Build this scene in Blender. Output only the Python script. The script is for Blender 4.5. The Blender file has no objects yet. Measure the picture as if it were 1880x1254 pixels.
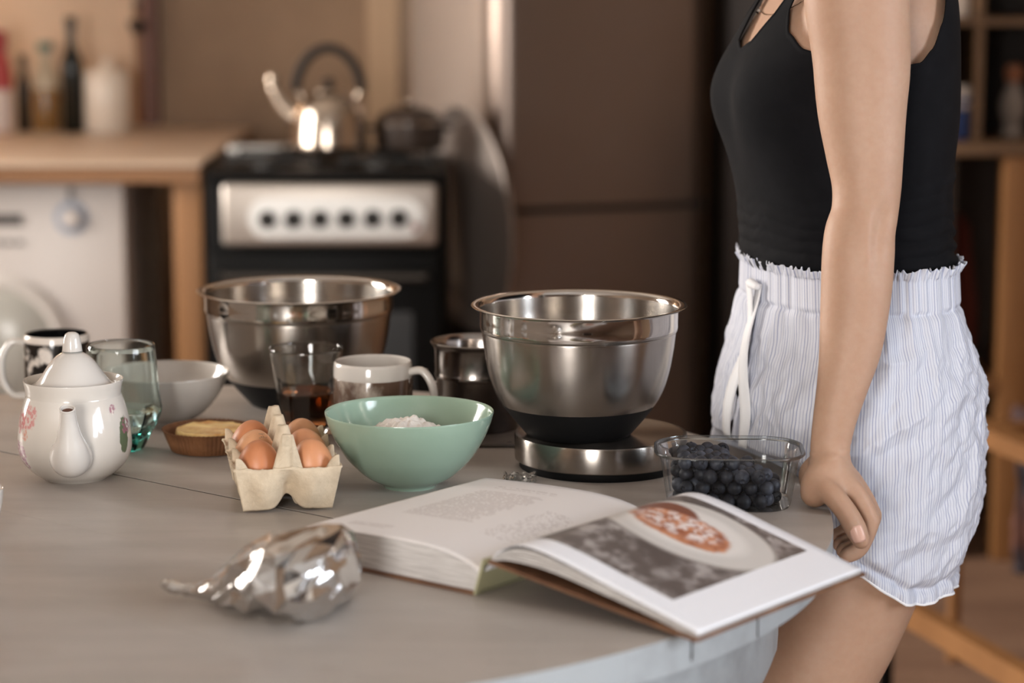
import bpy, bmesh, math, random
import numpy as np
from mathutils import Vector, Matrix, noise as mn

random.seed(7)
SC = bpy.context.scene
COL = SC.collection
R = math.radians

# ------------------------------------------------------------------ camera, world, light, exposure
cam_d = bpy.data.cameras.new('camera')
cam = bpy.data.objects.new('camera', cam_d)
COL.objects.link(cam)
cam.location = (0, 0, 1.33)
cam.rotation_euler = (R(90 - 9.3), 0, 0)
cam_d.sensor_width = 36
cam_d.lens = 85
cam_d.clip_start = .05
cam_d.dof.use_dof = True
cam_d.dof.focus_distance = 2.45
cam_d.dof.aperture_fstop = 3.2
SC.camera = cam

world = bpy.data.worlds.new('world')
SC.world = world
world.use_nodes = True
world.node_tree.nodes['Background'].inputs[0].default_value = (.72, .82, 1, 1)
world.node_tree.nodes['Background'].inputs[1].default_value = .35

def area_light(name, loc, aim, sx, sy, power, col):
    d = bpy.data.lights.new(name, 'AREA')
    d.shape = 'RECTANGLE'; d.size = sx; d.size_y = sy
    d.energy = power; d.color = col
    o = bpy.data.objects.new(name, d)
    COL.objects.link(o)
    o.location = loc
    o.rotation_euler = (Vector(aim) - Vector(loc)).to_track_quat('-Z', 'Y').to_euler()
    return o

# daylight behind the two windows (one behind the photographer, one in the right-hand wall)
area_light('daylight_rear_window', (-1.05, -2.42, 1.35), (-1.05, 0, 1.35), 1.05, 1.75, 225, (1.0, .96, .92))
area_light('daylight_side_window', (2.72, .55, 1.55), (0, .55, 1.55), 1.9, 1.35, 165, (.82, .90, 1.0))
area_light('added_left_window_fill', (-2.82, 4.35, 1.55), (0, 4.35, 1.55), 1.3, 1.35, 225, (1.0, .93, .86))  # left-hand light added to brighten the kitchen at the back

SC.view_settings.view_transform = 'Standard'
SC.view_settings.look = 'None'
SC.view_settings.gamma = 1
SC.view_settings.use_curve_mapping = False
SC.view_settings.exposure = -0.06
SC.cycles.use_denoising = True
SC.cycles.max_bounces = 12
SC.cycles.transparent_max_bounces = 16

# ------------------------------------------------------------------ helpers
def lin(c):
    f = lambda v: (v / 12.92 if v <= .04045 else ((v + .055) / 1.055) ** 2.4)
    return (f(c[0] / 255), f(c[1] / 255), f(c[2] / 255), 1)

class NT:
    def __init__(s, m):
        s.t = m.node_tree; s.n = s.t.nodes; s.b = s.n['Principled BSDF']
    def add(s, kind, **kw):
        n = s.n.new(kind)
        for k, v in kw.items():
            if k.startswith('i_'):
                k = k[2:]
                n.inputs[int(k) if k.isdigit() else k].default_value = v
            else:
                setattr(n, k, v)
        return n
    def link(s, a, b): s.t.links.new(a, b)
    def math(s, op, a, b=None, c=None):
        n = s.n.new('ShaderNodeMath'); n.operation = op
        for i, v in enumerate((a, b, c)):
            if v is None: continue
            if isinstance(v, (int, float)): n.inputs[i].default_value = v
            else: s.link(v, n.inputs[i])
        return n.outputs[0]
    def mix(s, f, a, b):
        n = s.n.new('ShaderNodeMix'); n.data_type = 'RGBA'
        for v, k in ((f, n.inputs['Factor']), (a, n.inputs[6]), (b, n.inputs[7])):
            if isinstance(v, (int, float, tuple)): k.default_value = v
            else: s.link(v, k)
        return n.outputs[2]
    def ramp(s, f, a, b, ca=(0, 0, 0, 1), cb=(1, 1, 1, 1)):
        n = s.n.new('ShaderNodeValToRGB')
        e = n.color_ramp.elements
        e[0].position = a; e[0].color = ca; e[1].position = b; e[1].color = cb
        s.link(f, n.inputs[0]); return n.outputs[0]
    def noise(s, scale, detail=4, rough=.55, vec=None, stretch=None, coord='Object'):
        n = s.add('ShaderNodeTexNoise', i_Scale=scale, i_Detail=detail, i_Roughness=rough)
        v = vec
        if v is None:
            v = s.add('ShaderNodeTexCoord').outputs[coord]
        if stretch:
            mp = s.add('ShaderNodeMapping', i_Scale=stretch)
            s.link(v, mp.inputs[0]); v = mp.outputs[0]
        s.link(v, n.inputs['Vector']); return n.outputs[0]
    def bump(s, h, strength=.3, dist=.002):
        n = s.add('ShaderNodeBump', i_Strength=strength, i_Distance=dist)
        s.link(h, n.inputs['Height']); s.link(n.outputs[0], s.b.inputs['Normal'])

MATS = {}
def mat(name, col, rough=.5, metal=0., var=None, bump=None, spec=.5, trans=0, ior=1.45, coat=0, sss=0, aniso=0):
    """var=(scale, second colour, lo, hi[, stretch]); bump=(scale, strength, distance[, stretch])"""
    if name in MATS: return MATS[name]
    m = bpy.data.materials.new(name); m.use_nodes = True
    t = NT(m); b = t.b
    b.inputs['Base Color'].default_value = lin(col)
    b.inputs['Roughness'].default_value = rough
    b.inputs['Metallic'].default_value = metal
    b.inputs['Specular IOR Level'].default_value = spec
    b.inputs['Transmission Weight'].default_value = trans
    b.inputs['IOR'].default_value = ior
    b.inputs['Coat Weight'].default_value = coat
    b.inputs['Coat Roughness'].default_value = .08
    if sss:
        b.inputs['Subsurface Weight'].default_value = sss
        b.inputs['Subsurface Radius'].default_value = (1, .35, .2)
        b.inputs['Subsurface Scale'].default_value = .006
    if aniso:
        b.inputs['Anisotropic'].default_value = aniso
        tg = t.add('ShaderNodeTangent'); tg.direction_type = 'RADIAL'; tg.axis = 'Z'
        t.link(tg.outputs[0], b.inputs['Tangent'])
        b.inputs['Anisotropic Rotation'].default_value = .25
    if var:
        f = t.noise(var[0], 5, .6, stretch=var[4] if len(var) > 4 else None)
        f = t.ramp(f, var[2], var[3])
        t.link(t.mix(f, lin(col), lin(var[1])), b.inputs['Base Color'])
    if bump:
        h = t.noise(bump[0], 4, .6, stretch=bump[3] if len(bump) > 3 else None)
        t.bump(h, bump[1], bump[2])
    MATS[name] = m
    return m

def clear_mat(name, tint=(255, 255, 255), rough=.03, gloss=1.0):
    """thin clear film or pane: lets light straight through, mirrors by Fresnel"""
    if name in MATS: return MATS[name]
    m = bpy.data.materials.new(name); m.use_nodes = True
    t = NT(m)
    tr = t.add('ShaderNodeBsdfTransparent'); tr.inputs[0].default_value = lin(tint)
    gl = t.add('ShaderNodeBsdfGlossy', i_Roughness=rough)
    fr = t.add('ShaderNodeFresnel', i_IOR=1.5)
    mx = t.add('ShaderNodeMixShader')
    t.link(t.math('MULTIPLY', fr.outputs[0], gloss), mx.inputs[0])
    t.link(tr.outputs[0], mx.inputs[1]); t.link(gl.outputs[0], mx.inputs[2])
    t.link(mx.outputs[0], t.n['Material Output'].inputs[0])
    MATS[name] = m
    return m

def wloc(o):
    p = Vector((0, 0, 0))
    while o is not None:
        p += o.location; o = o.parent
    return p

def obj(name, verts, faces, m, parent=None, smooth=True, sharp=42, local=True, mats=None, fmat=None):
    me = bpy.data.meshes.new(name)
    if not local and parent is not None:
        w = wloc(parent)
        verts = [(v[0] - w.x, v[1] - w.y, v[2] - w.z) for v in verts]
    me.from_pydata([tuple(v) for v in verts], [], faces)
    me.materials.append(m)
    for x in (mats or []): me.materials.append(x)
    if fmat is not None: me.polygons.foreach_set('material_index', fmat)
    if smooth:
        me.shade_smooth()
        if sharp < 180: me.set_sharp_from_angle(angle=R(sharp))
    me.update()
    o = bpy.data.objects.new(name, me)
    COL.objects.link(o)
    o.parent = parent
    return o

def tag(o, label, cat, group=None, kind=None):
    if label: o['label'] = label
    if cat: o['category'] = cat
    if group: o['group'] = group
    if kind: o['kind'] = kind
    return o

def thing(name, label, cat, loc=(0, 0, 0), rz=0, group=None):
    o = bpy.data.objects.new(name, None)
    o.empty_display_size = .05
    COL.objects.link(o)
    o.location = loc; o.rotation_euler = (0, 0, rz)
    return tag(o, label, cat, group)

def dup(root, loc, rz, label, group=None):
    r = root.copy(); COL.objects.link(r)
    r.location = loc; r.rotation_euler = (0, 0, rz); r['label'] = label
    if group: r['group'] = group
    for ch in root.children:
        c = ch.copy(); COL.objects.link(c); c.parent = r
        for g in ch.children:
            d = g.copy(); COL.objects.link(d); d.parent = c
    return r

def spl(pts, n):
    """Catmull-Rom through tuples"""
    P = np.array(pts, float); k = len(P)
    out = []
    for t in np.linspace(0, k - 1, n):
        i = min(int(t), k - 2); f = t - i
        p0 = P[max(i - 1, 0)]; p1 = P[i]; p2 = P[i + 1]; p3 = P[min(i + 2, k - 1)]
        out.append(.5 * (2 * p1 + (p2 - p0) * f + (2 * p0 - 5 * p1 + 4 * p2 - p3) * f * f + (3 * p1 - p0 - 3 * p2 + p3) * f ** 3))
    return np.array(out)

def lathe(prof, n=64, rfun=None):
    v = []; f = []; rows = []
    for r, z in prof:
        if r < 1e-6:
            rows.append([len(v)]); v.append((0, 0, z))
        else:
            row = []
            for i in range(n):
                a = 2 * math.pi * i / n
                rr = r * (rfun(a, z, r) if rfun else 1)
                row.append(len(v)); v.append((rr * math.cos(a), rr * math.sin(a), z))
            rows.append(row)
    for a, b in zip(rows, rows[1:]):
        if len(a) == 1 and len(b) == 1: continue
        for i in range(n):
            j = (i + 1) % n
            if len(a) == 1: f.append((a[0], b[j], b[i]))
            elif len(b) == 1: f.append((a[i], a[j], b[0]))
            else: f.append((a[i], a[j], b[j], b[i]))
    return v, f

def loft(rings, cap=True):
    v = []; f = []; n = len(rings[0])
    for r in rings: v += [tuple(p) for p in r]
    for k in range(len(rings) - 1):
        for i in range(n):
            j = (i + 1) % n
            f.append((k * n + i, k * n + j, (k + 1) * n + j, (k + 1) * n + i))
    if cap:
        f.append(tuple(range(n))[::-1])
        f.append(tuple(range((len(rings) - 1) * n, len(rings) * n)))
    return v, f

def sweep(path, rad, n=16, flat=None, up=(0, 0, 1), caps=True):
    """tube along points; rad radius per point; flat=(a,b) scales of the two axes; rounded ends"""
    P = [Vector(p) for p in path]; rad = list(rad)
    k = len(P); T = []
    for i in range(k):
        d = P[min(i + 1, k - 1)] - P[max(i - 1, 0)]
        T.append(d.normalized())
    U = Vector(up); U = (U - T[0] * U.dot(T[0]))
    if U.length < 1e-4: U = Vector((1, 0, 0)) - T[0] * T[0].x
    U.normalize()
    rings = []
    sa, sb = flat or (1, 1)
    def ring(c, u, w, r):
        return [c + u * (r * sa * math.cos(2 * math.pi * i / n)) + w * (r * sb * math.sin(2 * math.pi * i / n)) for i in range(n)]
    frames = []
    for i in range(k):
        U = (U - T[i] * U.dot(T[i])).normalized()
        frames.append((P[i], U.copy(), T[i].cross(U), rad[i], T[i]))
    if caps:
        c, u, w, r, t = frames[0]
        for a in (80, 55, 28): rings.append(ring(c - t * (r * math.sin(R(a)) * min(sa, sb)), u, w, r * math.cos(R(a))))
    for c, u, w, r, t in frames: rings.append(ring(c, u, w, r))
    if caps:
        c, u, w, r, t = frames[-1]
        for a in (28, 55, 80): rings.append(ring(c + t * (r * math.sin(R(a)) * min(sa, sb)), u, w, r * math.cos(R(a))))
    return loft(rings)

def ssweep(path, rad, m=24, n=16, **kw):
    q = spl([tuple(p) + (r,) for p, r in zip(path, rad)], m)
    return sweep([tuple(x[:3]) for x in q], [x[3] for x in q], n, **kw)

def box(x0, x1, y0, y1, z0, z1, bev=0.0, seg=2):
    if bev <= 0:
        v = [(x0, y0, z0), (x1, y0, z0), (x1, y1, z0), (x0, y1, z0), (x0, y0, z1), (x1, y0, z1), (x1, y1, z1), (x0, y1, z1)]
        return v, [(3, 2, 1, 0), (4, 5, 6, 7), (0, 1, 5, 4), (1, 2, 6, 5), (2, 3, 7, 6), (3, 0, 4, 7)]
    bm = bmesh.new()
    bmesh.ops.create_cube(bm, size=1)
    for q in bm.verts:
        q.co = Vector(((x0 + x1) / 2 + q.co.x * (x1 - x0), (y0 + y1) / 2 + q.co.y * (y1 - y0), (z0 + z1) / 2 + q.co.z * (z1 - z0)))
    bmesh.ops.bevel(bm, geom=bm.edges[:], offset=bev, segments=seg, profile=.5, affect='EDGES')
    bm.verts.index_update()
    v = [tuple(q.co) for q in bm.verts]; f = [tuple(q.index for q in fc.verts) for fc in bm.faces]
    bm.free()
    return v, f

def join(*vf):
    v = []; f = []
    for a, b in vf:
        k = len(v); v += list(a); f += [tuple(i + k for i in q) for q in b]
    return v, f

def xf(vf, M):
    return [tuple(M @ Vector(p)) for p in vf[0]], vf[1]

def shift(vf, d):
    return [(p[0] + d[0], p[1] + d[1], p[2] + d[2]) for p in vf[0]], vf[1]

def fbm(x, y, z, o=3):
    return mn.fractal(Vector((x, y, z)), 1.0, 2.0, o)

def prism(poly, z0, z1):
    n = len(poly)
    v = [(p[0], p[1], z0) for p in poly] + [(p[0], p[1], z1) for p in poly]
    f = [tuple(range(n))[::-1], tuple(range(n, 2 * n))]
    for i in range(n):
        j = (i + 1) % n; f.append((i, j, n + j, n + i))
    return v, f

def struct(name, vf, m, smooth=False, parent=None):
    o = obj(name, vf[0], vf[1], m, parent, smooth=smooth)
    if parent is None: o['kind'] = 'structure'
    return o

# ------------------------------------------------------------------ materials
m_wall = mat('wall_plaster', (206, 180, 155), .85, var=(3, (192, 164, 138), .4, .7), bump=(40, .15, .002))
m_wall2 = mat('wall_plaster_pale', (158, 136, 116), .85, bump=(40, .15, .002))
m_ceil = mat('ceiling_paint', (215, 210, 202), .9)
m_floor = mat('floor_boards', (146, 116, 96), .55, var=(2.5, (122, 94, 78), .35, .7, (1, 6, 1)))
m_pine = mat('pine_wood', (150, 106, 64), .5, var=(6, (122, 82, 46), .35, .7, (1, 1, .12)))
m_pine_h = mat('pine_wood_lengthwise', (132, 92, 56), .5, var=(6, (104, 70, 40), .35, .7, (.12, 1, 1)))
m_darkwood = mat('dark_wood', (96, 52, 30), .5, var=(8, (66, 34, 20), .35, .7, (1, 1, .1)))
m_shelfwood = mat('shelf_wood', (104, 78, 54), .55, var=(8, (82, 60, 42), .35, .7))
m_panel = mat('backsplash_board', (136, 108, 82), .6, var=(2, (116, 90, 66), .35, .7))
m_black = mat('black_enamel', (9, 9, 9), .45, spec=.12)
m_rubber = mat('black_silicone', (12, 12, 13), .55, spec=.25)
m_wenge = mat('near_black_wood', (48, 37, 30), .55, var=(8, (38, 28, 22), .35, .7, (1, 1, .1)))
m_white = mat('white_enamel', (196, 188, 182), .35)
m_ceramic = mat('white_porcelain', (203, 197, 190), .12, coat=.4)
m_steel = mat('polished_steel', (196, 190, 184), .10, 1)
m_brushed = mat('brushed_steel', (164, 157, 150), .23, 1, aniso=.82, bump=(60, .06, .0006, (1, 1, 40)))
m_inside = mat('satin_steel_inside', (176, 170, 163), .26, 1, aniso=.7)
m_counter = mat('counter_laminate', (196, 172, 150), .45, var=(5, (182, 158, 136), .35, .7))
m_glass = mat('clear_glass', (246, 248, 247), .015, trans=1, ior=1.45)

# ------------------------------------------------------------------ the room
XL, XR, YF, YB, ZC = -2.7, 2.6, -2.3, 6.5, 2.65
struct('floor', box(XL - .1, XR + .1, YF - .1, YB + .1, -.1, 0), m_floor)
struct('ceiling', box(XL - .1, XR + .1, YF - .1, YB + .1, ZC, ZC + .1), m_ceil)
struct('wall_back', box(XL - .1, XR + .1, YB, YB + .1, 0, ZC), m_wall)
struct('wall_left', join(box(XL - .1, XL, YF, 3.68, 0, ZC), box(XL - .1, XL, 5.02, YB, 0, ZC),
       box(XL - .1, XL, 3.68, 5.02, 0, .85), box(XL - .1, XL, 3.68, 5.02, 2.25, ZC)), m_wall2)
# rear wall with a window opening (behind the photographer)
struct('wall_rear', join(box(XL, -1.6, YF - .1, YF, 0, ZC), box(-.5, XR, YF - .1, YF, 0, ZC),
       box(-1.6, -.5, YF - .1, YF, 0, .45), box(-1.6, -.5, YF - .1, YF, 2.25, ZC)), m_wall2)
struct('wall_right', join(box(XR, XR + .1, YF, -.42, 0, ZC), box(XR, XR + .1, 1.52, YB, 0, ZC),
       box(XR, XR + .1, -.42, 1.52, 0, .85), box(XR, XR + .1, -.42, 1.52, 2.25, ZC)), m_wall2)
m_frame = mat('window_frame_paint', (215, 212, 206), .5)
m_pane = clear_mat('window_pane', rough=.01)
def window(name, horiz, a0, a1, c, z0, z1):
    o = bpy.data.objects.new(name, None); COL.objects.link(o); o['kind'] = 'structure'
    def bar(p0, p1, q0, q1, d0=-.03, d1=.03):
        return box(p0, p1, c + d0, c + d1, q0, q1) if horiz else box(c + d0, c + d1, p0, p1, q0, q1)
    mid = (a0 + a1) / 2
    obj('window_frame', *join(bar(a0, a0 + .05, z0, z1), bar(a1 - .05, a1, z0, z1), bar(a0 + .05, a1 - .05, z0, z0 + .05), bar(a0 + .05, a1 - .05, z1 - .05, z1)), m_frame, o, smooth=False)
    obj('mullion', *bar(mid - .025, mid + .025, z0 + .05, z1 - .05), m_frame, o, smooth=False)
    obj('pane', *bar(a0 + .05, mid - .025, z0 + .05, z1 - .05, -.003, .003), m_pane, o, smooth=False)
    obj('pane', *bar(mid + .025, a1 - .05, z0 + .05, z1 - .05, -.003, .003), m_pane, o, smooth=False)
window('window_1', True, -1.6, -.5, YF - .05, .45, 2.25)
window('added_fill_window', False, 3.68, 5.02, XL - .05, .85, 2.25)  # unseen left-wall window, added to go with the fill light
window('window_2', False, -.42, 1.52, XR + .05, .85, 2.25)

# board behind the cooker, pale trim beside it, dark upright beam on the back wall
struct('trim_1', box(-.935, -.385, YB - .02, YB, .8, 2.3), m_panel)
struct('trim_2', box(-.384, -.300, YB - .035, YB, 0, 2.3), mat('pale_trim', (172, 142, 112), .6))
struct('trim_3', box(-.980, -.940, YB - .07, YB, .86, 2.3), m_darkwood)
struct('trim_4', box(-1.002, -.981, YB - .05, YB, .86, 1.18), m_pine)

def added_rear_door():  # unseen dark door, added to give the steel bowls dark bands to reflect
    o = bpy.data.objects.new('added_reflection_door', None); COL.objects.link(o); o['kind'] = 'structure'
    obj('panel', *box(.35, 1.15, YF, YF + .04, 0, 2.05, .004), m_wenge, o)
    obj('frame', *join(box(.27, .349, YF, YF + .05, 0, 2.13), box(1.151, 1.23, YF, YF + .05, 0, 2.13), box(.35, 1.15, YF, YF + .05, 2.051, 2.13)), m_frame, o, smooth=False)
    obj('handle', *sweep([(.42, YF + .04, 1.02), (.42, YF + .08, 1.02), (.53, YF + .08, 1.02)], [.009] * 3, 10), m_steel, o)
added_rear_door()

T = .78           # table top height

# ------------------------------------------------------------------ round table
TC = (-.357, 2.344); TR = .672
def build_table():
    t = thing('round_table', 'large round table of grey painted planks carrying all the baking things', 'table', (TC[0], TC[1], 0))
    m = bpy.data.materials.new('grey_painted_planks'); m.use_nodes = True; MATS['table'] = m
    n = NT(m)
    tc = n.add('ShaderNodeTexCoord').outputs['Object']
    mp = n.add('ShaderNodeMapping', i_Rotation=(0, 0, R(39)), i_Scale=(1, 5, 1)); n.link(tc, mp.inputs[0])
    base = n.mix(n.ramp(n.noise(3, 5, .6, vec=mp.outputs[0]), .35, .68), lin((174, 165, 157)), lin((160, 151, 143)))
    blot = n.ramp(n.noise(5, 3, .5, vec=tc), .58, .75)
    base = n.mix(n.math('MULTIPLY', blot, .5), base, lin((140, 124, 112)))
    speck = n.ramp(n.noise(90, 3, .6, vec=tc), .70, .76)
    gate = n.ramp(n.noise(7, 2, .5, vec=tc), .5, .65)
    base = n.mix(n.math('MULTIPLY', n.math('MULTIPLY', speck, gate), .5), base, lin((196, 188, 180)))
    scr = n.ramp(n.noise(16, 4, .6, vec=mp.outputs[0]), .74, .78)
    base = n.mix(n.math('MULTIPLY', scr, .6), base, lin((92, 80, 72)))
    n.link(base, n.b.inputs['Base Color'])
    n.link(n.math('MULTIPLY_ADD', n.noise(12, 4, .6, vec=tc), .25, .30), n.b.inputs['Roughness'])
    n.bump(n.noise(30, 5, .6, vec=mp.outputs[0]), .18, .002)
    me_ = mat('cool_lit_edge_paint', (152, 155, 156), .55, var=(14, (132, 133, 133), .45, .7), bump=(40, .5, .002))  # edge paint paler and bluer: cool window light put into the colour
    nx, ny = .63, .7766
    o0 = TC[0] * nx + TC[1] * ny
    cuts = [-TR, 1.13 - o0, 1.31 - o0, 1.49 - o0, 1.6717 - o0, 1.85 - o0, 2.03 - o0, TR]
    for k in range(len(cuts) - 1):
        g0 = .0014 if abs(cuts[k] + o0 - 1.6717) < .001 else .00006
        g1 = .0014 if abs(cuts[k + 1] + o0 - 1.6717) < .001 else .00006
        a = cuts[k] + (g0 if k else 0); b = cuts[k + 1] - (g1 if k < len(cuts) - 2 else 0)
        rr = TR - .0015
        A0 = math.acos(max(-1, min(1, a / rr))); A1 = math.acos(max(-1, min(1, b / rr)))
        poly = []
        for i in range(25): th = A0 + (A1 - A0) * i / 24; poly.append((rr * math.cos(th), rr * math.sin(th)))
        for i in range(25): th = -A1 + (A0 - A1) * -1 * 0 + (-A0 + A1) * i / 24; poly.append((rr * math.cos(th), rr * math.sin(th)))
        # local frame: first axis = plank normal
        pts = []
        for (p, q) in poly:
            w = (p * nx - q * ny, p * ny + q * nx)
            if not pts or (abs(w[0] - pts[-1][0]) + abs(w[1] - pts[-1][1])) > 1e-5: pts.append(w)
        if abs(pts[0][0] - pts[-1][0]) + abs(pts[0][1] - pts[-1][1]) < 1e-5: pts.pop()
        ar = sum(pts[i][0] * pts[(i + 1) % len(pts)][1] - pts[(i + 1) % len(pts)][0] * pts[i][1] for i in range(len(pts)))
        if ar < 0: pts.reverse()
        bm = bmesh.new()
        lo = [bm.verts.new((p[0], p[1], T - .030)) for p in pts]; hi = [bm.verts.new((p[0], p[1], T)) for p in pts]
        top = bm.faces.new(hi); bm.faces.new(lo[::-1])
        for i in range(len(pts)):
            j = (i + 1) % len(pts); bm.faces.new((lo[i], lo[j], hi[j], hi[i]))
        bmesh.ops.bevel(bm, geom=[e for e in top.edges], offset=.00035, segments=1, profile=.5, affect='EDGES')
        bm.verts.index_update(); bm.normal_update()
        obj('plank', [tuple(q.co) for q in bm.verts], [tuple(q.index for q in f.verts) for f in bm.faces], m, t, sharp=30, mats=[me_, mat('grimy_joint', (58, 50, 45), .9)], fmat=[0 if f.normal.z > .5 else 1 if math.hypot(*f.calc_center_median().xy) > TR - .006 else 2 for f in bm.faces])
        bm.free()
    ck = Vector((.147 - TC[0], 1.9 - TC[1])).normalized()
    cr = [(.0, -.0262), (.0013, -.022), (.0009, -.013), (.0020, -.008), (.0, -.0045), (-.0016, -.009), (-.0008, -.014), (-.0017, -.021)]
    def ckp(r_, a_, z_): return (ck.x * r_ - ck.y * a_, ck.y * r_ + ck.x * a_, T + z_)
    v = [ckp(TR - .003, a_, z_) for a_, z_ in cr] + [ckp(TR - .0011, a_, z_) for a_, z_ in cr]
    obj('crack', v, [tuple(range(8))[::-1], tuple(range(8, 16))] + [(i, (i + 1) % 8, 8 + (i + 1) % 8, 8 + i) for i in range(8)], mat('dark_crack', (38, 33, 30), .9), t, smooth=False)
    # apron ring
    ro, ri = TR - .052, TR - .075
    N = 72; rings = []
    for r, z in ((ri, T - .031), (ro, T - .031), (ro, T - .115), (ro - .006, T - .13), (ri, T - .13), (ri, T - .031)):
        rings.append([(r * math.cos(2 * math.pi * i / N), r * math.sin(2 * math.pi * i / N), z) for i in range(N)])
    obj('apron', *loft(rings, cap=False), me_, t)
    for k in range(4):
        a = R(20 + 90 * k); c, s = math.cos(a) * .50, math.sin(a) * .50
        v, f = lathe([(0, 0), (.022, 0), (.026, .02), (.03, .3), (.036, .62), (.04, T - .0315), (0, T - .0315)], 20)
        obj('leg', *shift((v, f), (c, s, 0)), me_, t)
build_table()

# ------------------------------------------------------------------ steel mixing bowls
def mixing_bowl(label, loc, rr, h, rz=0):
    t = thing('mixing_bowl', label, 'mixing bowl', loc, rz, 'steel mixing bowls with black bases')
    s = rr / .113; k = h / .14
    th = .0009
    def pr(p): return [(a * s, b * k) for a, b in p]
    band = [(.1065, .1375), (.1135, .1392), (.1145, .1402), (.1135, .1410), (.1060, .1400), (.1043, .1370), (.1040, .1365)]
    outer_band = [(.1052, .1165), (.1056, .1185), (.1054, .125), (.1058, .134), (.1062, .1370), (.1100, .1384), (.1135, .1392), (.1146, .1403), (.1135, .1412), (.1080, .1404), (.1050, .1385), (.1046, .1340)]
    body = spl([(.0800, .0310), (.0872, .042), (.0930, .056), (.0978, .074), (.1012, .094), (.1030, .109), (.1033, .1125), (.1046, .1140), (.1052, .1165)], 44)
    obj('rim_band', *lathe(pr(outer_band), 96), m_steel, t, sharp=60)
    obj('body', *lathe(pr([tuple(p) for p in body]), 96), m_brushed, t)
    ins = spl([(.1046, .1340), (.1035, .118), (.1016, .106), (.0992, .090), (.0950, .070), (.088, .050), (.078, .034), (.062, .022), (.03, .0165)], 40)
    obj('inside', *lathe(pr([tuple(p) for p in ins] + [(0, .016)]), 96), m_inside, t)
    base = [(0, 0), (.0535, 0), (.0560, .0012), (.0610, .007), (.0690, .0165), (.0765, .0260), (.0818, .0335), (.0826, .0348), (.0820, .0358), (.0800, .0350), (.0770, .0320), (.060, .0145), (0, .0145)]
    obj('base', *lathe(pr(base), 96), m_rubber, t, sharp=50)
    return t

def kitchen_scale():
    t = thing('kitchen_scale', 'flat round steel kitchen scale under the nearer mixing bowl', 'scale', (.0950, 2.537, T))
    obj('base', *lathe([(0, 0), (.0865, 0), (.0872, .001), (.0872, .0075), (.086, .0083), (0, .0083)], 96), m_rubber, t)
    obj('platform', *lathe([(0, .0086), (.0905, .0086), (.0920, .0098), (.0924, .012), (.0924, .0343), (.0917, .0362), (.0895, .0370), (.087, .0369)] +
        [(.06, .0368), (0, .0368)], 128), m_brushed, t, sharp=35)
kitchen_scale()
mixing_bowl('steel mixing bowl with black base standing on the kitchen scale', (.0708, 2.525, T + .0372), .1126, .1385)
mixing_bowl('larger steel mixing bowl at the back of the table behind the mugs', (-.2575, 2.895, T), .1215, .1395)

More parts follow.
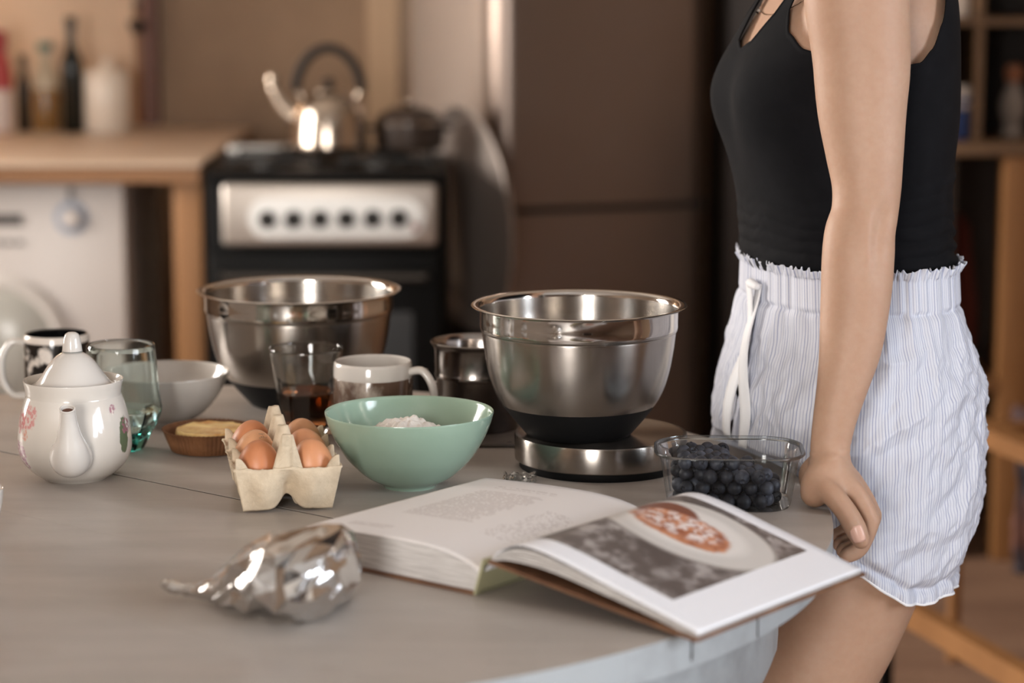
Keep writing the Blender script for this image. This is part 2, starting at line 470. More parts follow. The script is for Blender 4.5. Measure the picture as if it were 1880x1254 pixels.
# ------------------------------------------------------------------ teapot
def teapot():
    m = bpy.data.materials.new('floral_porcelain'); m.use_nodes = True
    n = NT(m)
    tc = n.add('ShaderNodeTexCoord').outputs['Object']
    base = lin((204, 197, 188))
    vo = n.add('ShaderNodeTexVoronoi', i_Scale=260); n.link(tc, vo.inputs['Vector'])
    petals = n.ramp(vo.outputs['Distance'], .42, .66, (1, 1, 1, 1), (0, 0, 0, 1))
    def blob(c, rad, soft=.5, st=(1, 1, 1)):
        mp = n.add('ShaderNodeMapping', i_Scale=st); n.link(tc, mp.inputs[0])
        d = n.add('ShaderNodeVectorMath', operation='DISTANCE'); n.link(mp.outputs[0], d.inputs[0])
        d.inputs[1].default_value = (c[0] * st[0], c[1] * st[1], c[2] * st[2])
        w = n.math('ADD', d.outputs['Value'], n.math('MULTIPLY', n.math('SUBTRACT', n.noise(110, 2, .5, vec=tc), .5), rad * 1.0))
        mr = n.add('ShaderNodeMapRange', i_1=rad * (1 - soft * .4), i_2=rad, i_3=1, i_4=0); n.link(w, mr.inputs[0])
        return mr.outputs[0]
    col = base
    for c, rad, cc, pet in (((-.044, -.034, .072), .0145, (196, 128, 126), True), ((-.053, -.02, .064), .013, (190, 120, 122), True),
                            ((-.047, -.034, .052), .006, (205, 140, 120), True),
                            ((-.0555, -.022, .030), .016, (160, 108, 132), True), ((-.052, -.03, .018), .010, (150, 104, 128), True),
                            ((.045, -.033, .080), .0065, (160, 110, 124), True)):
        f = blob(c, rad)
        if pet: f = n.math('MULTIPLY', f, n.math('MULTIPLY_ADD', petals, .75, .25))
        col = n.mix(n.math('MULTIPLY', f, .85), col, lin(cc))
    col = n.mix(blob((.0525, -.0235, .050), .0165, .3, (3.2, 1.6, .8)), col, lin((92, 104, 78)))
    col = n.mix(n.math('MULTIPLY', blob((.0555, -.018, .058), .009), petals), col, lin((150, 100, 110)))
    n.link(col, n.b.inputs['Base Color'])
    n.b.inputs['Roughness'].default_value = .1
    n.b.inputs['Coat Weight'].default_value = .3
    t = thing('teapot', 'white porcelain teapot with pink lilac flowers and a lid, spout to the front', 'teapot', (-.4570, 2.478, T), R(4))
    body = spl([(.033, .0), (.0355, .002), (.0455, .009), (.0540, .019), (.0583, .030), (.0590, .041), (.0577, .056), (.0552, .070), (.0520, .081), (.0497, .0872)], 40)
    collar = [(.0492, .0880), (.0490, .0892), (.0493, .0930), (.0503, .0985), (.0516, .1035), (.0515, .1048), (.0503, .1045), (.0490, .1000), (.0472, .0930), (.046, .086)]
    obj('body', *lathe([(0, .002), (.029, .002), (.031, 0)] + [tuple(p) for p in body] + collar + [(.048, .07), (.05, .03), (0, .006)], 96), m, t, sharp=50)
    lid = [(.0448, .0935), (.0466, .0958), (.0466, .0972), (.0448, .0985)] + [tuple(p) for p in spl([(.0420, .0992), (.0385, .1015), (.0325, .1090), (.0255, .1195), (.0180, .1280), (.0118, .1322)], 20)] + [(.0105, .1328), (.0, .1330)]
    ld = obj('lid', *lathe([(0, .0935)] + lid, 96), m_ceramic, t, sharp=50)
    obj('knob', *lathe([(0, .1329), (.0100, .1331), (.0104, .1345), (.0098, .140), (.0086, .1475), (.0070, .1520), (.004, .1540), (0, .1543)], 48), m_ceramic, ld)
    obj('knob_line', *lathe([(.0101, .1334), (.0107, .1338), (.0107, .1343), (.0102, .1347)], 48), mat('grey_glaze', (112, 112, 106), .3), ld)
    # spout toward the camera
    sp = spl([(.001, -.044, .033, .0200), (.002, -.060, .035, .0220), (.003, -.070, .045, .0185), (.003, -.075, .059, .0128), (.003, -.079, .073, .0094), (.003, -.083, .0845, .0081), (.003, -.0845, .0885, .0080)], 26)
    v, f = sweep([tuple(p[:3]) for p in sp], [p[3] for p in sp], 32, up=(1, 0, 0), caps=False)
    f = f[:-1]
    obj('spout', v, f, m_ceramic, t)
    e = Vector(sp[-1][:3]); d = (e - Vector(sp[-3][:3])).normalized()
    q = d.to_track_quat('Z', 'Y').to_matrix().to_4x4()
    rim = lathe([(.0080, 0), (.0082, .0010), (.0072, .0016), (.0062, .0008), (.0060, -.008)], 32)
    obj('spout_lip', *xf(rim, Matrix.Translation(e) @ q), m_ceramic, t)
    obj('spout_opening', *xf(lathe([(0, -.0025), (.0061, -.0025)], 24), Matrix.Translation(e) @ q), mat('tea_stain_brown', (96, 60, 44), .6), t)
    hd = spl([(0, .050, .078), (0, .072, .082), (0, .088, .070), (0, .090, .050), (0, .078, .034), (0, .055, .030)], 24)
    obj('handle', *sweep([tuple(p) for p in hd], [.0055] * 24, 16, up=(1, 0, 0), flat=(1.3, .8)), m_ceramic, t)
teapot()

# ------------------------------------------------------------------ mugs
def handle_pts(r, zc, hw, out):
    return [(r - .003, 0, zc + hw), (r + out * .55, 0, zc + hw * 1.05), (r + out, 0, zc + hw * .45), (r + out * .98, 0, zc - hw * .4), (r + out * .55, 0, zc - hw * .95), (r - .003, 0, zc - hw)]

def mug(name, label, loc, rz, r, h, m_body, m_in, m_han, rim=None, group=None):
    t = thing(name, label, 'mug', loc, rz, group)
    w = .0035
    obj('body', *lathe([(0, .002), (r * .80, .002), (r * .84, 0), (r * .93, .001), (r * .99, .006), (r, .014), (r, h - .016)] + ([(r + .0004, h - .0159)] if rim else []) + [(r, h - .004), (r - .0006, h - .0012), (r - w * .5, h)], 96), m_body, t, sharp=50)
    obj('inside', *lathe([(r - w * .5, h), (r - w, h - .0016), (r - w, .012), (r - .008, .005), (0, .005)], 96), m_in, t)
    pts = spl(handle_pts(r, h * .54, h * .34, .026), 30)
    obj('handle', *sweep([tuple(p) for p in pts], [.0052] * 30, 18, up=(0, 1, 0), flat=(1.25, .85)), m_han, t)
    return t

def pattern_mat(name, c1, c2, scale, lo, hi, rough=.12, z0=None, z1=None, stretch=None):
    m = bpy.data.materials.new(name); m.use_nodes = True
    n = NT(m)
    tc = n.add('ShaderNodeTexCoord').outputs['Object']
    f = n.ramp(n.noise(scale, 5, .55, vec=tc, stretch=stretch), lo, hi)
    z = n.add('ShaderNodeSeparateXYZ'); n.link(tc, z.inputs[0])
    if z0 is not None:
        f = n.math('MULTIPLY', f, n.math('GREATER_THAN', z.outputs[2], z0))
        f = n.math('MULTIPLY', f, n.math('LESS_THAN', z.outputs[2], z1))
    n.link(n.mix(f, lin(c1), lin(c2)), n.b.inputs['Base Color'])
    n.b.inputs['Roughness'].default_value = rough
    MATS[name] = m
    return m
m_cow = pattern_mat('black_blotched_glaze', (212, 202, 192), (24, 21, 20), 22, .40, .44, z0=.018, z1=.084)
m_blackglaze = mat('black_glaze', (14, 14, 15), .12)
mug('mug', 'white mug with black blotches and black inside, behind the teapot', (-.545, 2.855, T), R(188), .0385, .0925, m_cow, m_blackglaze, m_ceramic, group='mugs')
m_brownprint = pattern_mat('brown_photo_print', (92, 72, 60), (196, 184, 172), 30, .45, .68, stretch=(1, 1, .7))
def printed_mug():
    t = mug('mug', 'white mug with brown printed picture below a white rim, behind the green bowl', (-.1545, 2.645, T), R(-14), .0436, .0955, m_ceramic, m_ceramic, m_ceramic, rim=True, group='mugs')
    obj('print', *lathe([(.0437, .010), (.0439, .011), (.0439, .0770), (.0437, .0778)], 96), m_brownprint, t)
printed_mug()

# ------------------------------------------------------------------ glasses
def facet(nf, zlo, zhi, amt=1.0):
    def fn(a, z, r):
        x = (a % (2 * math.pi / nf)) - math.pi / nf
        k = math.cos(math.pi / nf) / math.cos(x)
        w = 1 - min(1, max(0, (z - zlo) / (zhi - zlo)))
        w = w * w * (3 - 2 * w) * amt
        return 1 + (k / ((1 + math.cos(math.pi / nf)) / 2) - 1) * w
    return fn

def teal_glass():
    t = thing('glass_tumbler', 'pale teal faceted drinking glass half full of water beside the teapot', 'glass', (-.4300, 2.622, T))
    mg = mat('teal_glass', (252, 255, 254), .01, trans=1, ior=1.45)
    va = mg.node_tree.nodes.new('ShaderNodeVolumeAbsorption'); va.inputs['Color'].default_value = (.05, .74, .68, 1); va.inputs['Density'].default_value = 42
    mg.node_tree.links.new(va.outputs[0], mg.node_tree.nodes['Material Output'].inputs['Volume'])
    out = [(0, 0), (.0195, 0), (.0215, .0015)] + [tuple(p) for p in spl([(.0225, .003), (.0300, .018), (.0380, .034), (.0422, .046), (.0420, .060), (.0400, .085), (.0372, .1165)], 26)] + [(.0366, .1178), (.0357, .1172)]
    inn = [tuple(p) for p in spl([(.0356, .1165), (.0384, .085), (.0402, .060), (.0398, .047), (.0345, .034), (.026, .022), (.017, .016)], 22)] + [(0, .0145)]
    obj('shell', *lathe(out + inn, 80, facet(8, .040, .062)), mg, t, sharp=30)
    mw = mat('water', (242, 251, 250), .0, trans=1, ior=1.33)
    win = [(0, .0150), (.0168, .0165), (.0255, .0224), (.0340, .0343), (.0380, .0425), (.0388, .0446), (0, .0446)]
    obj('water', *lathe(win, 80, facet(8, .040, .062)), mw, t, sharp=30)
teal_glass()

def tea_glass():
    t = thing('glass_tumbler', 'clear tumbler a third full of brown tea, left of the printed mug', 'glass', (-.2335, 2.708, T))
    out = [(0, 0), (.0270, 0), (.0290, .0015)] + [tuple(p) for p in spl([(.0298, .004), (.0325, .030), (.0350, .050), (.0372, .064), (.0395, .080), (.0424, .0985)], 26)] + [(.0420, .0997), (.0412, .0993)]
    inn = [tuple(p) for p in spl([(.0409, .0985), (.0380, .080), (.0352, .064), (.0322, .050), (.0292, .030), (.026, .012)], 22)] + [(.02, .0092), (0, .009)]
    obj('shell', *lathe(out + inn, 90, facet(9, .050, .064, .8)), m_glass, t, sharp=30)
    mt = mat('brown_tea', (188, 116, 68), .0, trans=1, ior=1.33)
    obj('tea', *lathe([(0, .0094), (.0202, .0096), (.0257, .0122), (.0289, .030), (.0319, .0492), (0, .0492)], 90, facet(9, .050, .064, .8)), mt, t, sharp=30)
tea_glass()

# ------------------------------------------------------------------ ceramic bowls
def white_bowl():
    t = thing('bowl', 'empty white porcelain bowl between the teal glass and the large mixing bowl', 'bowl', (-.405, 2.772, T))
    out = [(0, .003), (.024, .003), (.0255, 0), (.0285, 0), (.0295, .003)] + [tuple(p) for p in spl([(.031, .0045), (.047, .014), (.061, .030), (.070, .046), (.0752, .0600)], 24)]
    inn = [(.0748, .0612), (.0736, .0606)] + [tuple(p) for p in spl([(.0728, .0590), (.0675, .046), (.058, .031), (.044, .017), (.025, .0085)], 20)] + [(0, .007)]
    obj('shell', *lathe(out + inn, 96), m_ceramic, t, sharp=60)
white_bowl()

def green_bowl():
    t = thing('bowl', 'sage green glazed bowl holding flour, in front of the mugs', 'bowl', (-.1055, 2.437, T))
    mg = mat('sage_green_glaze', (146, 168, 150), .13, var=(4, (141, 163, 145), .4, .65), coat=.3)
    out = [(0, .002), (.023, .002), (.0245, 0), (.0268, 0), (.0278, .0018)] + [tuple(p) for p in spl([(.0295, .0035), (.046, .0125), (.064, .030), (.0765, .050), (.0835, .066), (.0868, .0775)], 30)]
    inn = [(.0866, .0788), (.0852, .0783)] + [tuple(p) for p in spl([(.0842, .0765), (.0805, .065), (.0735, .050), (.061, .031), (.043, .015), (.025, .0075)], 26)] + [(0, .006)]
    obj('shell', *lathe(out + inn, 128), mg, t, sharp=60)
    # flour heap
    fl = mat('flour', (228, 220, 212), .95, bump=(160, .5, .002))
    v = []; f = []; nr, na = 26, 72
    def fz(x, y):
        r = math.hypot(x, y)
        h = .0385 + .031 * math.exp(-((x + .003) ** 2 + (y - .004) ** 2) / .0026)
        h += .006 * fbm(x * 60 + 3, y * 60, 1) + .0025 * fbm(x * 180, y * 180, 5)
        return h
    v.append((0, 0, fz(0, 0)))
    for i in range(1, nr + 1):
        r = .0640 * i / nr
        for j in range(na):
            a = 2 * math.pi * j / na; x, y = r * math.cos(a), r * math.sin(a)
            v.append((x, y, fz(x, y) if i < nr else .0372))
    for j in range(na):
        f.append((0, 1 + j, 1 + (j + 1) % na))
    for i in range(nr - 1):
        for j in range(na):
            a = 1 + i * na; b = a + na; k = (j + 1) % na
            f.append((a + j, b + j, b + k, a + k))
    tag(obj('flour', [(p[0] - .1055, p[1] + 2.437, p[2] + T) for p in v], f, fl), 'heap of white flour inside the sage green bowl', 'flour', kind='stuff')
green_bowl()

# ------------------------------------------------------------------ paper tart case with a tart
def tart():
    t = thing('tart_case', 'brown fluted paper tart case behind the egg carton', 'baking case', (-.3350, 2.618, T))
    mp = mat('brown_baking_paper', (118, 78, 48), .6, var=(30, (92, 58, 34), .4, .65), bump=(60, .2, .001))
    fl = lambda a, z, r: 1 + (.016 * math.sin(a * 62) * min(1, max(0, (z - .0005) / .004)))
    prof = [(0, .0008), (.040, .0008), (.0412, .0012), (.0455, .012), (.0495, .0235), (.0512, .0246), (.0508, .0252), (.0490, .0242), (.0450, .012), (.0400, .0018), (0, .0016)]
    obj('shell', *lathe(prof, 372, fl), mp, t, sharp=70)
    mt = bpy.data.materials.new('custard_tart'); mt.use_nodes = True
    n = NT(mt); tc = n.add('ShaderNodeTexCoord').outputs['Object']
    n.link(n.mix(n.ramp(n.noise(40, 4, .6, vec=tc), .42, .66), lin((226, 192, 126)), lin((196, 140, 74))), n.b.inputs['Base Color'])
    n.b.inputs['Roughness'].default_value = .45; n.bump(n.noise(90, 4, .6, vec=tc), .4, .002)
    v, f = lathe([(0, .002), (.036, .002), (.0410, .006), (.0438, .014), (.0450, .0180), (.0440, .0225), (.042, .0245), (.039, .0232), (.03, .0238), (.015, .0246), (0, .025)], 64, lambda a, z, r: 1 - .012 + .008 * math.sin(a * 9 + 1) * math.sin(a * 4))
    v = [(x, y, z + .0012 * fbm(x * 90, y * 90, 2) * (z > .02)) for x, y, z in v]
    o = obj('tart', [(a * .90 - .3320, b * .90 + 2.620, c + T) for a, b, c in v], f, mt)
    tag(o, 'golden custard tart sitting in the brown paper case', 'tart')
tart()

# ------------------------------------------------------------------ egg carton and eggs
EGG_C = (-.2335, 2.392); EGG_R = R(10.5)
def egg_carton():
    t = thing('egg_carton', 'open beige pulp egg carton holding six brown eggs', 'egg carton', (EGG_C[0], EGG_C[1], T), EGG_R)
    m = mat('egg_carton_pulp', (204, 186, 160), .95, var=(60, (184, 166, 142), .38, .7), bump=(220, .6, .0012))
    W, L = .1080, .160
    nx, ny = 150, 216
    cx, cy = .0255, .052
    def sm(a, b, k):
        h = max(k - abs(a - b), 0) / k
        return max(a, b) + h * h * k * .25
    def H(x, y):
        # cups
        gx = math.copysign(cx, x) if x else cx
        gy = min((-cy, 0, cy), key=lambda q: abs(q - y))
        dx = (x - gx) / .0285; dy = (y - gy) / .0285
        d = (abs(dx) ** 3.2 + abs(dy) ** 3.2) ** (1 / 3.2)
        e = min(1, max(0, (d - .50) / .50)); z = .002 + .036 * e ** 1.25
        ex = abs(x) / (W / 2); ey = abs(y) / (L / 2)
        # rim level at outer border
        bd = max((abs(x) - .0470) / .007, (abs(y) - .0745) / .0055)
        if bd > 0: z = sm(z, .0435 - .002 * (1 - min(1, bd)), .004)
        # central cones
        for yc in (-.0755, -.026, .026, .0755):
            dd = math.hypot(x * 1.0, (y - yc) * 1.05)
            z = sm(z, min(.0765, .0765 + .019 - dd * 3.6) if dd < .03 else 0, .004)
        # side knobs
        for yc in (-.0745, -.026, .026, .0745):
            dd = math.hypot((abs(x) - .0490) * .9, (y - yc))
            z = sm(z, .0545 - dd * dd * 130 if dd < .0195 else 0, .004)
        # low ridges between neighbouring eggs
        return z
    v = []; f = []
    for j in range(ny + 1):
        for i in range(nx + 1):
            x = -W / 2 + W * i / nx; y = -L / 2 + L * j / ny
            z = H(x, y)
            q = min(W / 2 - abs(x), L / 2 - abs(y))
            if q < .0030:   # rough rolled rim
                z = min(z, .0440) + .0012 * fbm(x * 90, y * 90, 4) - .0015 * (q < .0006)
            z += .0006 * fbm(x * 160, y * 160, 0)
            bow = 1 + .03 * (z - .0435) / .0435
            ox = .0012 * fbm(y * 80, 3, x * 5) if q < .002 else 0
            v.append((x * bow + ox, y * bow, z))
    for j in range(ny):
        for i in range(nx):
            a = j * (nx + 1) + i; f.append((a, a + 1, a + nx + 2, a + nx + 1))
    for sgn in (-1, 1):
        k0 = len(v); A, Q = 60, 24
        for j in range(Q + 1):
            g = j / Q
            for i in range(A + 1):
                x = (i / A - .5) * 2; xx = x * (.0525 - .0085 * g)
                ctr = math.exp(-(x / .16) ** 2); bul = math.exp(-((abs(x) - .50) / .24) ** 2)
                y = .0800 - .0085 * g + .0065 * bul * math.sin(math.pi * g) - .0100 * ctr * min(1, g * 1.6)
                zb = .0005 + .014 * math.exp(-(x / .22) ** 2)
                z = .0430 * (1 - g) + zb * g + .0004 * fbm(xx * 150, g * 5, sgn)
                v.append((xx, sgn * y, z))
        for j in range(Q):
            for i in range(A):
                a = k0 + j * (A + 1) + i; fc = (a, a + 1, a + A + 2, a + A + 1)
                f.append(fc if sgn > 0 else fc[::-1])
    o = obj('tray', v, f, m, t, sharp=180)
    s = o.modifiers.new('thickness', 'SOLIDIFY'); s.thickness = .0018; s.offset = -1
    lowest = min(p[2] for p in v)
    t.location.z = T + .0018 - lowest + .0002
    # eggs
    mats = [mat('egg_shell_%s' % k, c, .42, var=(12, c2, .35, .7), sss=.12, bump=(300, .12, .0004)) for k, c, c2 in
            (('tan', (201, 140, 100), (190, 126, 86)), ('pale', (206, 152, 112), (196, 140, 100)), ('brown', (190, 124, 84), (178, 112, 74)))]
    for m_ in mats:   # dark freckles
        n = NT(m_); tc = n.add('ShaderNodeTexCoord').outputs['Object']
        vo = n.add('ShaderNodeTexVoronoi', i_Scale=150); n.link(tc, vo.inputs['Vector'])
        fr = n.ramp(vo.outputs['Distance'], .05, .09, (1, 1, 1, 1), (0, 0, 0, 1))
        gate = n.ramp(n.noise(60, 1, .5, vec=tc), .60, .63)
        old = n.b.inputs['Base Color'].links[0].from_socket
        n.link(n.mix(n.math('MULTIPLY', n.math('MULTIPLY', fr, gate), .7), old, lin((110, 72, 52))), n.b.inputs['Base Color'])
    prof = []
    for k in range(29):
        a = math.pi * k / 28
        z = -math.cos(a); r = math.sin(a)
        prof.append((max(0, r * .0219 * (1 - .09 * z)) if 0 < k < 28 else 0, z * .0285))
    names = {(-1, -1): 'front left brown egg in the carton, with the bright glint', (1, -1): 'front right brown egg in the carton, nearest the green bowl',
             (-1, 0): 'middle left brown egg in the carton, with a grey stamp', (1, 0): 'middle right brown egg in the carton',
             (-1, 1): 'rear left brown egg in the carton, nearest the tart', (1, 1): 'rear right brown egg in the carton'}
    v, f = lathe(prof, 40)
    ca, sa = math.cos(EGG_R), math.sin(EGG_R)
    for k, ((i, j), lab) in enumerate(names.items()):
        x, y = i * .0262, j * .0505
        w = (EGG_C[0] + x * ca - y * sa, EGG_C[1] + x * sa + y * ca, T + .0405)
        o = obj('egg', v, f, mats[{(-1, -1): 2, (1, -1): 0, (-1, 0): 1, (1, 0): 0, (-1, 1): 2, (1, 1): 1}[(i, j)]], sharp=180)
        o.location = w
        o.rotation_euler = (R(random.uniform(-9, 5)), R(-i * 7 + random.uniform(-4, 4)), random.uniform(0, 6))
        tag(o, lab, 'egg', 'brown eggs in the carton')
        if (i, j) == (-1, 0):
            st = []
            for k2 in range(9):
                a = R(200 + 40 * k2 / 2.0); 
            ms = mat('grey_stamp_ink', (126, 112, 92), .6)
            ring = []
            def ept(u, w2):
                z = .0285 * math.cos(w2); r = .0219 * (1 - .09 * math.cos(w2)) * math.sin(w2)
                return Vector((r * math.cos(u), r * math.sin(u), z)) * 1.003
            vv = []; ff = []
            for bar in range(5):
                u0 = -1.45 + bar * .16
                a0 = [ept(u0, .45), ept(u0 + .09, .45), ept(u0 + .09, .72 - .04 * (bar % 3)), ept(u0, .72 - .04 * (bar % 2))]
                k0 = len(vv); vv += a0; ff.append((k0, k0 + 3, k0 + 2, k0 + 1))
            st = obj('stamp', vv, ff, ms, o)
            o.rotation_euler = (R(-4), R(6), R(10))
egg_carton()

# ------------------------------------------------------------------ flour sifter on a slate tray
def sifter():
    ty = thing('tray', 'thin dark grey tray lying under the flour sifter', 'tray', (-.035, 2.715, T))
    obj('plate', *box(-.085, .075, -.088, .085, .0005, .0048, .002), mat('slate_grey', (92, 84, 78), .5, var=(30, (78, 70, 65), .4, .7)), ty)
    for k in range(4):
        obj('edge_mark', *box(.030 + k * .009, .035 + k * .009, -.080, -.0775, .0047, .0053), mat('dark_ink', (40, 35, 33), .6), ty, smooth=False)
    t = thing('flour_sifter', 'cylindrical metal flour sifter half hidden behind the mixing bowl', 'sifter', (-.040, 2.722, T + .0050))
    ms = mat('tinned_steel', (150, 143, 138), .2, 1, var=(14, (112, 104, 100), .4, .7))
    prof = [(.046, 0), (.0465, .001), (.0468, .058), (.0480, .0595), (.0485, .062), (.0480, .0645), (.0476, .066), (.0485, .092), (.0510, .0965), (.0528, .0985), (.0532, .1000), (.0522, .1008), (.0505, .0990), (.0478, .093), (.0468, .066), (.0460, .05), (.0458, .004), (.0458, 0)]
    obj('body', *lathe(prof, 80), ms, t, sharp=50)
    obj('mesh_floor', *lathe([(0, .012), (.0459, .010), (.0459, .009), (0, .011)], 48), mat('wire_mesh', (70, 66, 62), .5, .8), t)
    hp = spl([(.03, .038, .085), (.055, .06, .085), (.062, .068, .06), (.055, .06, .03), (.03, .036, .03)], 24)
    obj('handle', *sweep([tuple(p) for p in hp], [.004] * 24, 12), ms, t)
    cr = spl([(-.046, .01, .05), (-.056, .012, .05), (-.058, .012, .064)], 12)
    obj('crank', *sweep([tuple(p) for p in cr], [.0018] * 12, 8), m_steel, t)
sifter()

# ------------------------------------------------------------------ blueberry punnet
PUN = (.2165, 2.362); PUN_R = R(-3)
def rrect(hx, hy, r, n=8):
    pts = []
    for cxs, cys, a0 in ((1, 1, 0), (-1, 1, 90), (-1, -1, 180), (1, -1, 270)):
        for k in range(n + 1):
            a = R(a0 + 90 * k / n)
            pts.append((cxs * (hx - r) + r * math.cos(a), cys * (hy - r) + r * math.sin(a)))
    return pts
def punnet():
    t = thing('berry_punnet', 'clear plastic punnet of blueberries beside the hand', 'punnet', (PUN[0], PUN[1], T), PUN_R)
    mc = clear_mat('clear_plastic', (246, 248, 249), .08, .65)
    H_ = .0555
    def ring(hx, hy, r, z, rib=0):
        pts = rrect(hx, hy, r, 10)
        # subdivide straight sides for ribs
        out = []
        for i in range(len(pts)):
            a = pts[i]; b = pts[(i + 1) % len(pts)]
            L = math.hypot(a[0] - b[0], a[1] - b[1]); k = max(1, int(L / .0035)) if L > .01 else 1
            for q in range(k):
                x = a[0] + (b[0] - a[0]) * q / k; y = a[1] + (b[1] - a[1]) * q / k
                out.append((x, y))
        res = []
        for x, y in out:
            w = rib * (.5 + .5 * math.sin(x * 420)) * (1 if abs(y) > hy * .9 else 0) + rib * (.5 + .5 * math.sin(y * 420)) * (1 if abs(x) > hx * .95 else 0)
            l = math.hypot(x, y)
            res.append((x * (1 - w / l), y * (1 - w / l), z))
        return res
    spec = [(.0560, .0410, .026, .0012, 0), (.0595, .0445, .028, .0008, 0), (.0615, .0465, .030, .004, .0004), (.0650, .0500, .033, .025, .0007), (.0680, .0530, .036, .046, .0005), (.0690, .054, .037, .0485, 0),
            (.0705, .0555, .038, .0525, 0)]
    base = [ring(*s) for s in spec]
    n0 = len(base[0])
    assert all(len(b) == n0 for b in base) or True
    # resample every ring to the same count
    def resample(r, n=160):
        P = [Vector(p) for p in r] + [Vector(r[0])]
        d = [0]
        for a, b in zip(P, P[1:]): d.append(d[-1] + (b - a).length)
        out = []; k = 0
        for i in range(n):
            s = d[-1] * i / n
            while d[k + 1] < s: k += 1
            f = (s - d[k]) / max(1e-9, d[k + 1] - d[k]); out.append(P[k].lerp(P[k + 1], f))
        return out
    rs = [resample(b) for b in base]
    obj('shell', *loft([rs[0]] + rs[1:], cap=False), mc, t, sharp=180)
    bt = rs[0]; v = [tuple(p) for p in bt]
    obj('bottom', v, [tuple(range(len(v)))[::-1]], mc, t, sharp=180)
    # rolled rim lip
    mr = clear_mat('clear_plastic_rim', (236, 239, 240), .15, .9)
    lip = []
    for (dx, dz) in ((0, .0525), (.0030, .0532), (.0042, .0545), (.0040, .0560), (.0024, .0566), (.0002, .0556), (0, .0525)):
        lip.append(resample(ring(.0705 + dx, .0555 + dx, .038 + dx, dz)))
    obj('rim', *loft(lip, cap=False), mr, t, sharp=180)
    # berries, each one an object
    mats = []
    for k, (c, c2) in enumerate((((38, 39, 46), (76, 78, 88)), ((25, 25, 31), (56, 57, 66)), ((48, 50, 60), (96, 99, 110)))):
        mats.append(mat('blueberry_skin_%s' % ('mid', 'dark', 'dusty')[k], c, .5, var=(70, c2, .42, .72)))
    r0 = .0077
    prof = [(0, -1), (.45, -.9), (.80, -.62), (.98, -.15), (1.0, .1), (.92, .45), (.72, .74), (.50, .90), (.43, 1.0), (.37, 1.02), (.33, .92), (.26, .78), (0, .74)]
    star = lambda a, z, r: 1 + (.16 * math.cos(5 * a) if z > .93 else 0)
    v, f = lathe([(r, z) for r, z in prof], 20, star)
    v = [(x * r0, y * r0, z * r0 * .93) for x, y, z in v]
    meshes = []
    for m_ in mats:
        o = obj('blueberry', v, f, m_, sharp=60); meshes.append(o.data); bpy.data.objects.remove(o)
    ca, sa = math.cos(PUN_R), math.sin(PUN_R)
    d = 2 * r0 + .0003; rng = random.Random(3); cnt = 0
    for L_ in range(4):
        z = .0012 + r0 + L_ * d * .80
        hx = .0565 + .095 * (z - .01) * 1.0; hy = .0425 + .095 * (z - .01)
        j = 0; y = -hy + r0 + (d * .43 if L_ % 2 else 0)
        while y < hy - r0 + 1e-6:
            x = -hx + r0 + (d / 2 if (j + L_) % 2 else 0)
            while x < hx - r0 + 1e-6:
                ok = True
                cx_ = max(0, abs(x) - (hx - .030)); cy_ = max(0, abs(y) - (hy - .030))
                if math.hypot(cx_, cy_) > .0305 - r0: ok = False
                lim = 4 if (x < -.002 and L_ < 4) else 3
                if L_ == 3 and (x > .006 + rng.uniform(-.012, .006) or x < -.052): ok = False
                if L_ == 2 and x > .034 + rng.uniform(-.008, .012): ok = False
                if ok:
                    o = bpy.data.objects.new('blueberry', meshes[rng.choice((0, 0, 1, 1, 2))])
                    COL.objects.link(o)
                    jx, jy = rng.uniform(-.0004, .0004), rng.uniform(-.0004, .0004)
                    o.location = (PUN[0] + (x + jx) * ca - (y + jy) * sa, PUN[1] + (x + jx) * sa + (y + jy) * ca, T + z)
                    s = rng.uniform(.90, 1.0); o.scale = (s, s, s)
                    o.rotation_euler = (rng.uniform(0, 6.28), rng.uniform(0, 6.28), rng.uniform(0, 6.28))
                    tag(o, 'ripe dusky blueberry lying in the clear plastic punnet', 'blueberry', 'blueberries in the punnet'); cnt += 1
                x += d
            y += d * .868; j += 1
punnet()

